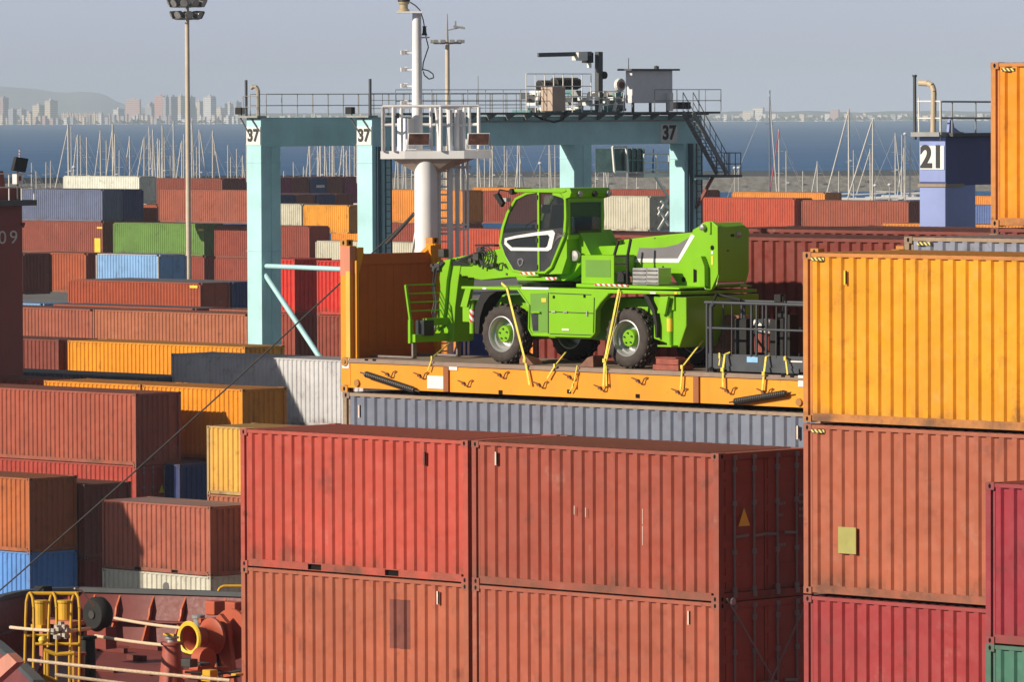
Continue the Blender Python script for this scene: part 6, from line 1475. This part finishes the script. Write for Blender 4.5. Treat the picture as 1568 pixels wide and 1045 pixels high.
m, t, b = newmat('sea_water'); tc = N(t, 'ShaderNodeTexCoord'); mp = N(t, 'ShaderNodeMapping'); mp.inputs['Scale'].default_value = (1, 1, 1); t.links.new(tc.outputs['Object'], mp.inputs[0])
n1 = noise(t, mp.outputs[0], .004, 8, .7); n2 = noise(t, mp.outputs[0], .05, 6, .75)
c = mixc(t, ramp(t, n1, .35, .65), (.010, .085, .235), (.022, .118, .30)); c = mixc(t, ramp(t, n2, .56, .75, 0, .35), c, (.07, .15, .26))
t.links.new(c, b.inputs['Base Color']); b.inputs['Roughness'].default_value = .7; b.inputs['Specular IOR Level'].default_value = .10; b.inputs['IOR'].default_value = 1.33
bp = N(t, 'ShaderNodeBump', Strength=.8, Distance=1.0); t.links.new(n2, bp.inputs['Height']); t.links.new(bp.outputs[0], b.inputs['Normal'])
sheet('sea', [(-6400, -400), (6400, -400), (6400, 12500), (-6400, 12500)], -1.5, m)
# breakwater
M_STONE = groundmat('breakwater_stone', (.26,.245,.22), (.13,.12,.10), .5)
def bw(px0, px1, s0, s1, ztop, lab):
    p0, p1 = at(px0, 300, s0), at(px1, 300, s1); o = empty('breakwater', ((p0[0]+p1[0])/2, (p0[1]+p1[1])/2, -1.5)); 
    L = math.hypot(p1[0]-p0[0], p1[1]-p0[1]); o.rotation_euler[2] = math.atan2(p1[1]-p0[1], p1[0]-p0[0]); tag(o, lab, 'breakwater')
    MB().box(-L/2, L/2, 0, 3, 4.6, 1.5+ztop).build('parapet', plain('pale_concrete', (.46,.43,.38), .8, var=.1), o)
    MB().prismx([(-9, 0), (-3, 3.0), (-.1, 4.6), (3, 4.6), (10, 0)], -L/2, L/2).build('rubble_slope', M_STONE, o)
    MB().box(-L/2, L/2, -1.2, -.1, 3.0, 5.4).build('roadside_wall', M_DKG, o)
    mb = MB(); random.seed(4)
    for i in range(int(L/3)): x = -L/2+i*3+random.uniform(-2, 2); r = random.uniform(.25, .6); mb.cbox((x, -5.0+random.uniform(-2, 1.5), 1.8+random.uniform(-.5, 1)), (r*1.6, r, r))
    mb.build('boulders', M_STONE, o)['kind'] = 'stuff'
    return o
bw(560, 1640, 5.9, 5.9, 3.4, 'long grey harbour breakwater with a pale parapet behind the marina')
bw(-60, 560, 6.3, 6.1, 1.8, 'darker low breakwater behind the masts on the left')
# sailing boats
M_MAST = plain('pale_mast', (.50,.46,.40), .45, .1, var=.1); M_HULLW = plain('boat_white', (.72,.71,.68), .4, var=.05); M_SAIL = plain('furled_sail', (.58,.54,.47), .8, var=.1)
M_MASTD = plain('dark_mast', (.10,.12,.16), .4); M_SAILR = plain('red_furled_sail', (.55,.08,.10), .8); M_SAILB = plain('blue_cover', (.06,.16,.40), .8)
BOATS = [ # mast px, top py, scale, stay dx (0 none), flags
(27,256,7,0),(48,249,7,0),(56,262,7.2,0),(70,248,7,0),(77,246,7,0),(105,190,7.1,-25),(109,193,6.8,0),(118,206,7,-11),(124,207,7,0),(133,210,6.8,0),(154,199,7,-14),(162,215,7,0),(173,190,7.1,-16),(176,205,7,-6),(182,230,6.9,0),(199,208,7,-15),(220,210,7,-16),(228,193,7,7),(234,198,7,6),(241,212,7,3),(245,214,7,-6),(249,192,7,-3),(252,210,7,0),(261,238,7,0),(265,185,7,4),(278,215,7,-13),(281,205,7,0),(294,187,7,4),(301,225,7,0),(306,198,7,14),(325,200,7,17),(328,224,7,0),(349,222,7,0),(353,240,7,0),(363,228,7,0),(371,238,7,7),
(434,262,7,0),(450,248,7,0),(464,255,7,0),(475,206,7,-10),(486,214,7,4),(491,205,7,-6),(497,210,7,6),(505,204,7,0),(509,200,7,0),(512,212,7,0),(526,208,7,-11),(530,230,7,4),(536,205,7,0),(542,212,7,0),
(610,205,7,-8),(616,212,7,0),(622,208,7,-6),(630,215,7,0),(680,208,7,0),(700,206,7,4),(706,206,7,13),(716,212,7,0),(731,205,7,6),(742,214,7,0),(750,218,7,0),(754,212,7,-6),(773,206,7,0),(776,230,7,0),(792,206,7,12),(796,210,7,-9),(827,250,7,0),(841,206,7,4),(850,212,7,0),(912,228,7,0),(925,243,7,8),(931,250,7,0),(960,256,7,0),(975,262,7,0),(1006,258,7,0),
(1178,138,7.4,12),(1193,197,7.3,-16),(1204,231,7.2,0),(1252,247,7,-11),(1229,262,7,0),(1284,262,7,0),(1300,166,7.2,-37),(1307,230,7,0),(1336,182,7.3,-39),(1333,228,7,-24),(1371,203,7,10),(1381,206,7,0),(1385,226,7,-12),(1393,218,7,0)]
special = {105: 'tall pale sailing boat mast at the left with a long slanting furled sail', 1178: 'sailing boat with the tallest, dark mast, right of the crane stairs', 1193: 'sailing boat with a dark red furled sail beside the tallest mast',
 1300: 'sailing boat whose long slanting furled sail and mast form the left big triangle', 1336: 'sailing boat with a thick pale mast left of the crane marked 21', 173: 'sailing boat with a high pale mast above the cream white container', 265: 'sailing boat with the highest mast just left of the tall light pole', 294: 'sailing boat with a high mast just right of the tall light pole'}
boatkit = {}
ORD = ['first','second','third','fourth','fifth','sixth','seventh','eighth','ninth','tenth','eleventh','twelfth','thirteenth','fourteenth','fifteenth','sixteenth','seventeenth','eighteenth','nineteenth','twentieth']
def ordw(i):
    if i < 20: return ORD[i]
    t = {2:'twenty',3:'thirty',4:'forty',5:'fifty',6:'sixty',7:'seventy'}[(i+1)//10]; u = (i+1) % 10
    return t+'-'+ORD[u-1] if u else t.replace('ty','tieth')
COUNT = {}
def nth(key): COUNT[key] = COUNT.get(key, -1)+1; return ordw(COUNT[key])
def boatlabel(px, dx):
    reg = 'left of the tall light pole' if px < 286 else 'between the light pole and the crane' if px < 380 else 'between the two left crane legs' if px < 548 else 'around the white ship mast' if px < 740 else 'above the green cab' if px < 1010 else 'on the right side of the marina'
    kind = 'with a slanting furled sail' if dx else 'with a bare upright mast'
    return '%s sailing boat %s %s' % (nth((reg, kind)), kind, reg)
def boat(px, py, s, dx, i):
    pt = at(px, py, s); Z = pt[2]+1.5; o = empty('sailing_boat', (pt[0], pt[1], -1.5)); hgt = Z
    lab = special.get(px, 'sailing boat with a bare pale mast moored among the others' if not dx else 'sailing boat with a pale mast and a slanting furled sail moored among the others')
    tag(o, lab if px in special else boatlabel(px, dx), 'sailing boat', 'sailing boats moored in the marina')
    L = max(8, hgt*.78); sg = -1 if dx <= 0 else 1
    d = i % 3
    key = round(L)
    if key not in boatkit:
        mb = MB(); xs = [-.5, -.3, 0, .25, .5]; ws = [.14, .17, .18, .12, .005]; vs = []
        for x, w_ in zip(xs, ws): vs += [(x*key, -w_*key*.9, 1.15+abs(x)*.5), (x*key, 0, -.3), (x*key, w_*key*.9, 1.15+abs(x)*.5)]
        fs = []
        for k in range(4): a = k*3; fs += [(a, a+3, a+4, a+1), (a+1, a+4, a+5, a+2), (a, a+2, a+5, a+3)]
        fs.append((0, 1, 2)); mb.add(vs, fs); mb.prism([(-key*.28, 1.2), (key*.18, 1.2), (key*.10, 1.75), (-key*.25, 1.75)], -key*.09, key*.09)
        boatkit[key] = mb.mesh('hull', M_HULLW)
    hu = link('hull', boatkit[key], o); hu.scale = (sg, 1, 1) if sg > 0 else (1, 1, 1); hu.rotation_euler[2] = 0 if sg > 0 else math.pi
    mm = M_MASTD if px == 1178 else M_MAST; r = .22 if dx or px in (133, 199) else .17; r = .29 if px in (1336,1300,105,173,509) else r
    mb = MB(); mb.tube((0,0,1), (random.uniform(-.15,.15),0,hgt), r, 6, r*.7)
    for f in (.45, .72): mb.tube((-.9,0,hgt*f), (.9,0,hgt*f), .05, 4)
    mk = mb.build('mast', mm, o)
    if i % 4 == 1: MB().cbox((.3, 0, hgt*.45+.3), (.5, .5, .25)).build('radar', M_HULLW, o)
    MB().tube((0,0,2.4), (-sg*L*.36, 0, 2.6), .20, 6).build('boom', M_SAILB if i % 5 == 2 or px == 1178 else M_SAIL, o)
    if dx:
        full = dx/s*((hgt-2)/max(3.0, (300-py)/s)); MB().tube((dx/s*.02, 0, hgt*.97), (full*.98, 0, 1.4), .19 if px in (1300,1336) else .15, 6).build('furled_sail', M_SAILR if px == 1193 else M_SAIL, o)
    mb = MB(); mb.tube((0,0,hgt*.97), (-sg*L*.48, 0, 1.4), .028, 4); mb.tube((0,0,hgt*.95), (0, L*.16, 1.3), .028, 4); mb.build('stay_wire', M_MAST, o)
random.seed(31)
for i, (px, py, s, dx) in enumerate(BOATS): boat(px, py, s*random.uniform(.96, 1.03), dx, i)
# lamp posts on the marina quay
for px, py in ((113,257),(827,251),(1125,258),(1131,258),(1340,285),(1362,284),(1386,206)):
    p = at(px, py, 8.2); o = empty('marina_lamp', (p[0], p[1], -1.5)); tag(o, '%s slender lamp post from the left, with a small white head, in the marina' % nth('lamp'), 'lamp post', 'lamp posts on the marina quay')
    MB().tube((0,0,0), (0,0,p[2]+1.5), .13, 6, .09).build('post', M_MAST, o); MB().lathe([(.25,0),(.4,.2),(.2,.45),(.0001,.5)], (0,0,p[2]+1.4), 'z', 8).build('lamp', M_HULLW, o)
# thin aerial behind the crane
p = at(732, 116, 11); o = MB().tube((0,0,0), (0,0,p[2]), .16, 6, .05).build('radio_aerial', M_GALV); o.location = (p[0], p[1], 0); tag(o, 'thin pale radio aerial rising far behind the crane walkway', 'aerial')
# ---- far shore ----
SS = .90
def gx(px, s): return at(px, 188, s)
M_LAND = groundmat('far_land', (.20,.19,.14), (.10,.12,.08), .004)
land = []
random.seed(8)
mb = MB(); xs = [-2400+i*40 for i in range(160)]
rows = []
for px in xs:
    p = at(px, 188, SS); D = p[1]
    row = [(p[0], D-30, -1.6), (p[0], D, .6), (p[0]*1.02, D*1.02, 3+random.uniform(-1, 2)), (p[0]*1.12, D*1.12, (10 if px < 900 else 5)+random.uniform(-2, 3)), (p[0]*1.2, D*1.2, 13+random.uniform(-2, 3))]
    rows.append(row)
vs = [v for r in rows for v in r]; m_ = 5
mb.add(vs, [(i*m_+j, (i+1)*m_+j, (i+1)*m_+j+1, i*m_+j+1) for i in range(len(rows)-1) for j in range(m_-1)])
o = mb.build('far_shore', M_LAND); tag(o, kind='structure')
mb = MB(); B0 = [at(px, 189, SS) for px in (-2400, 3900)]
mb.add([(B0[0][0], B0[0][1]-45, -1.45), (B0[1][0], B0[1][1]-45, -1.45), (B0[1][0], B0[1][1]+12, 1.7), (B0[0][0], B0[0][1]+12, 1.7)], [(0,1,2,3)]); o = mb.build('beach', plain('pale_sand', (.62,.55,.44), .9)); tag(o, kind='structure')
# hills
def hills(pts, s, name, mat):
    mb = MB(); vs = []; n = len(pts)
    for px, py in pts: p = at(px, py, s); vs.append(p)
    for px, py in pts: p = at(px, py, s); vs.append((p[0]*.92, p[1]*.92, -2))
    for px, py in pts: p = at(px, py, s); vs.append((p[0]*1.1, p[1]*1.1, -2))
    mb.add(vs, [(i, i+1, n+i+1, n+i) for i in range(n-1)]+[(i, 2*n+i, 2*n+i+1, i+1) for i in range(n-1)]); o = mb.build(name, mat, smooth=True); tag(o, kind='structure')
hills([(-2400,172),(-1700,158),(-1200,146),(-800,150),(-500,136),(-260,132),(-120,128),(-40,130),(0,132),(25,134),(55,136),(85,141),(105,142),(125,140),(150,142),(165,147),(178,155),(195,161),(230,166),(280,169),(330,174)], .56, 'hills', groundmat('hill_land', (.34,.32,.28), (.24,.25,.22), .002))
# buildings: px0, px1 (lit face end), px2, top py, scale, colours lit
def citymat(name, rgb):
    m, t, b = newmat(name); tc = N(t, 'ShaderNodeTexCoord'); sp = N(t, 'ShaderNodeSeparateXYZ'); t.links.new(tc.outputs['Object'], sp.inputs[0])
    md = N(t, 'ShaderNodeMath', operation='MODULO'); t.links.new(sp.outputs[2], md.inputs[0]); md.inputs[1].default_value = 3.2
    gt = N(t, 'ShaderNodeMath', operation='GREATER_THAN'); t.links.new(md.outputs[0], gt.inputs[0]); gt.inputs[1].default_value = 1.9
    mu = N(t, 'ShaderNodeMath', operation='MULTIPLY'); t.links.new(gt.outputs[0], mu.inputs[0]); mu.inputs[1].default_value = .6
    t.links.new(mixc(t, mu.outputs[0], rgb, (.10,.11,.13)), b.inputs['Base Color']); b.inputs['Roughness'].default_value = .8; return m
CM = {'cream': citymat('cream_facade', (.70,.60,.45)), 'pink': citymat('pink_facade', (.58,.30,.25)), 'rose': citymat('rose_facade', (.50,.34,.30)), 'white': citymat('white_facade', (.75,.73,.68)), 'grey': citymat('grey_facade', (.40,.40,.42)), 'tan': citymat('tan_facade', (.62,.45,.32))}
M_ROOFC = plain('flat_roof', (.45,.40,.36), .8)
def bld(px0, px1, px2, py, s, col, lab, grp=None, base=190):
    c = at(px1, base, s); wd = (px2-px1)/s/.72; we = (px1-px0)/s/.70
    z1 = at(px1, py, s)[2]
    o = empty('apartment_block', (c[0], c[1], -1.0), math.radians(45)); tag(o, lab, 'building', grp)
    wl_ = MB().box(0, wd, 0, we, 0, z1+1).build('walls', CM[col], o); MB().box(-.4, wd+.4, -.4, we+.4, z1+1, z1+1.8).build('roof', M_ROOFC, o)
    if z1 > 22: MB().box(wd*.3, wd*.6, we*.3, we*.6, z1+1.8, z1+4.5).build('lift_housing', CM[col], o)
    return o
T = [(0,5,13,150,'rose','pinkish tower at the left picture edge on the far shore'),(12,20,25,168,'grey','low grey block beside the leftmost pinkish tower'),(13,16,26,176,'white','small white house front below the leftmost towers'),
(49,60,68,161.5,'cream','cream block with a dark side, left of the tall pair'),(68,77,88,154.5,'cream','tall cream and dark tower at the left, highest of its group'),(26,33,40,168,'grey','dim grey block left of the cream block'),(41,45,49,171,'tan','small tan block left of the cream block'),
(173,181,190,168,'white','white block at the left foot of the wide pink-brown tower'),(191,214,216,153,'rose','wide pink-brown tower with a pale top'),(222,232,236,165,'grey','grey block between the wide tower and the slim pink one'),(225,229,238,159,'tan','narrow tan block before the slim pink tower'),
(236,249,254,147.5,'pink','slim pink tower on the far shore'),(249,254,262,149,'grey','grey tower just right of the slim pink one'),(259,262,272,148.5,'grey','dark blue-grey tower left of the light pole'),(271,277,284,147.5,'cream','cream tower directly left of the light pole'),(288,291,299,149,'grey','grey tower directly right of the light pole'),
(299,306,311,156,'cream','paler lower block between two towers right of the light pole'),(311,323,330,148,'white','bright white tower, left one of the last tall pair'),(321,325,331,150,'grey','dark tower backing the bright white one'),(330,338,344,166,'cream','small cream block right of the bright white tower'),(344,352,359,159,'white','pale hazy block near the crane leg'),(357,362,370,157,'grey','dim hazy block touching the crane top lamp'),
(1138,1154,1156,170,'cream','cream wide block on the far right shore'),(1153,1168,1171,165,'white','white tall block on the far right shore'),(1272,1284,1286,168,'rose','faint rose block on the far right shore')]
for x0, x1, x2, py, col, lab in T: bld(x0, x1, x2, py, SS+random.uniform(-.02,.03), col, lab)
random.seed(77)
for i in range(24):
    x0 = 94+i*2.6; bld(x0, x0+2.2, x0+3.2, 173+random.uniform(-1, 2), SS+.02+random.uniform(-.02,.02), random.choice(['cream','tan','cream','rose']), '%s low terrace house from the left in the row between the tower groups' % nth('t'), 'low terrace houses on the far shore')
for i in range(60):
    x0 = -5+i*6.3+random.uniform(-2, 2); w_ = random.uniform(3, 9); bld(x0, x0+w_*.6, x0+w_, random.uniform(174, 184), SS+random.uniform(.0,.06), random.choice(['cream','white','white','tan','grey','rose']), '%s low waterfront house from the left in the town left of the crane' % nth('l'), 'low waterfront houses of the left town')
for i in range(85):
    x0 = 1090+i*6.1+random.uniform(-2.5, 2.5) if i < 70 else 380+(i-70)*12+random.uniform(-3, 3); w_ = random.uniform(3, 11); bld(x0, x0+w_*.75, x0+w_, random.uniform(174, 183), SS+random.uniform(-.04,.05), random.choice(['white','white','cream','cream','grey']), ('%s low white house from the left on the shore right of the crane' % nth('r')) if i < 70 else ('%s low pale house from the left behind the crane girder' % nth('g')), 'low white houses of the right shore' if i < 70 else 'low houses glimpsed under the girder')
# low greenery along the shore
mb = MB(); random.seed(5); M_TREE = plain('shore_greenery', (.07,.085,.05), .9, var=.3)
for i in range(900):
    px = random.uniform(-10, 1520); p = at(px, 188, SS+random.uniform(-.03,.06)); r = random.uniform(3, 8); z0 = 0
    mb.add([(p[0]+r*math.cos(a)*random.uniform(.7,1.2), p[1]+r*math.sin(a), z0+random.uniform(0,1)) for a in (0,1.3,2.6,3.9,5.1)]+[(p[0]+random.uniform(-2,2), p[1], z0+r*random.uniform(.7,1.2))], [(0,1,5),(1,2,5),(2,3,5),(3,4,5),(4,0,5)])
o = mb.build('shore_greenery', M_TREE); tag(o, 'band of dark low trees along the far shore', 'trees', kind='stuff')
# moving white specks of foam are left to the sea material
# ================= haze =================
m = bpy.data.materials.new('haze'); m.use_nodes = True; t = m.node_tree; t.nodes.clear()
pv = N(t, 'ShaderNodeVolumePrincipled'); pv.inputs['Density'].default_value = 1.0e-4; pv.inputs['Color'].default_value = (.70, .84, 1.0, 1); pv.inputs['Anisotropy'].default_value = -.25
ou = N(t, 'ShaderNodeOutputMaterial'); t.links.new(pv.outputs[0], ou.inputs['Volume'])
hz = MB().box(-6500, 6500, -450, 17500, -6, 115).mesh('haze', m); o = bpy.data.objects.new('haze', hz); COL.objects.link(o); tag(o, kind='stuff')
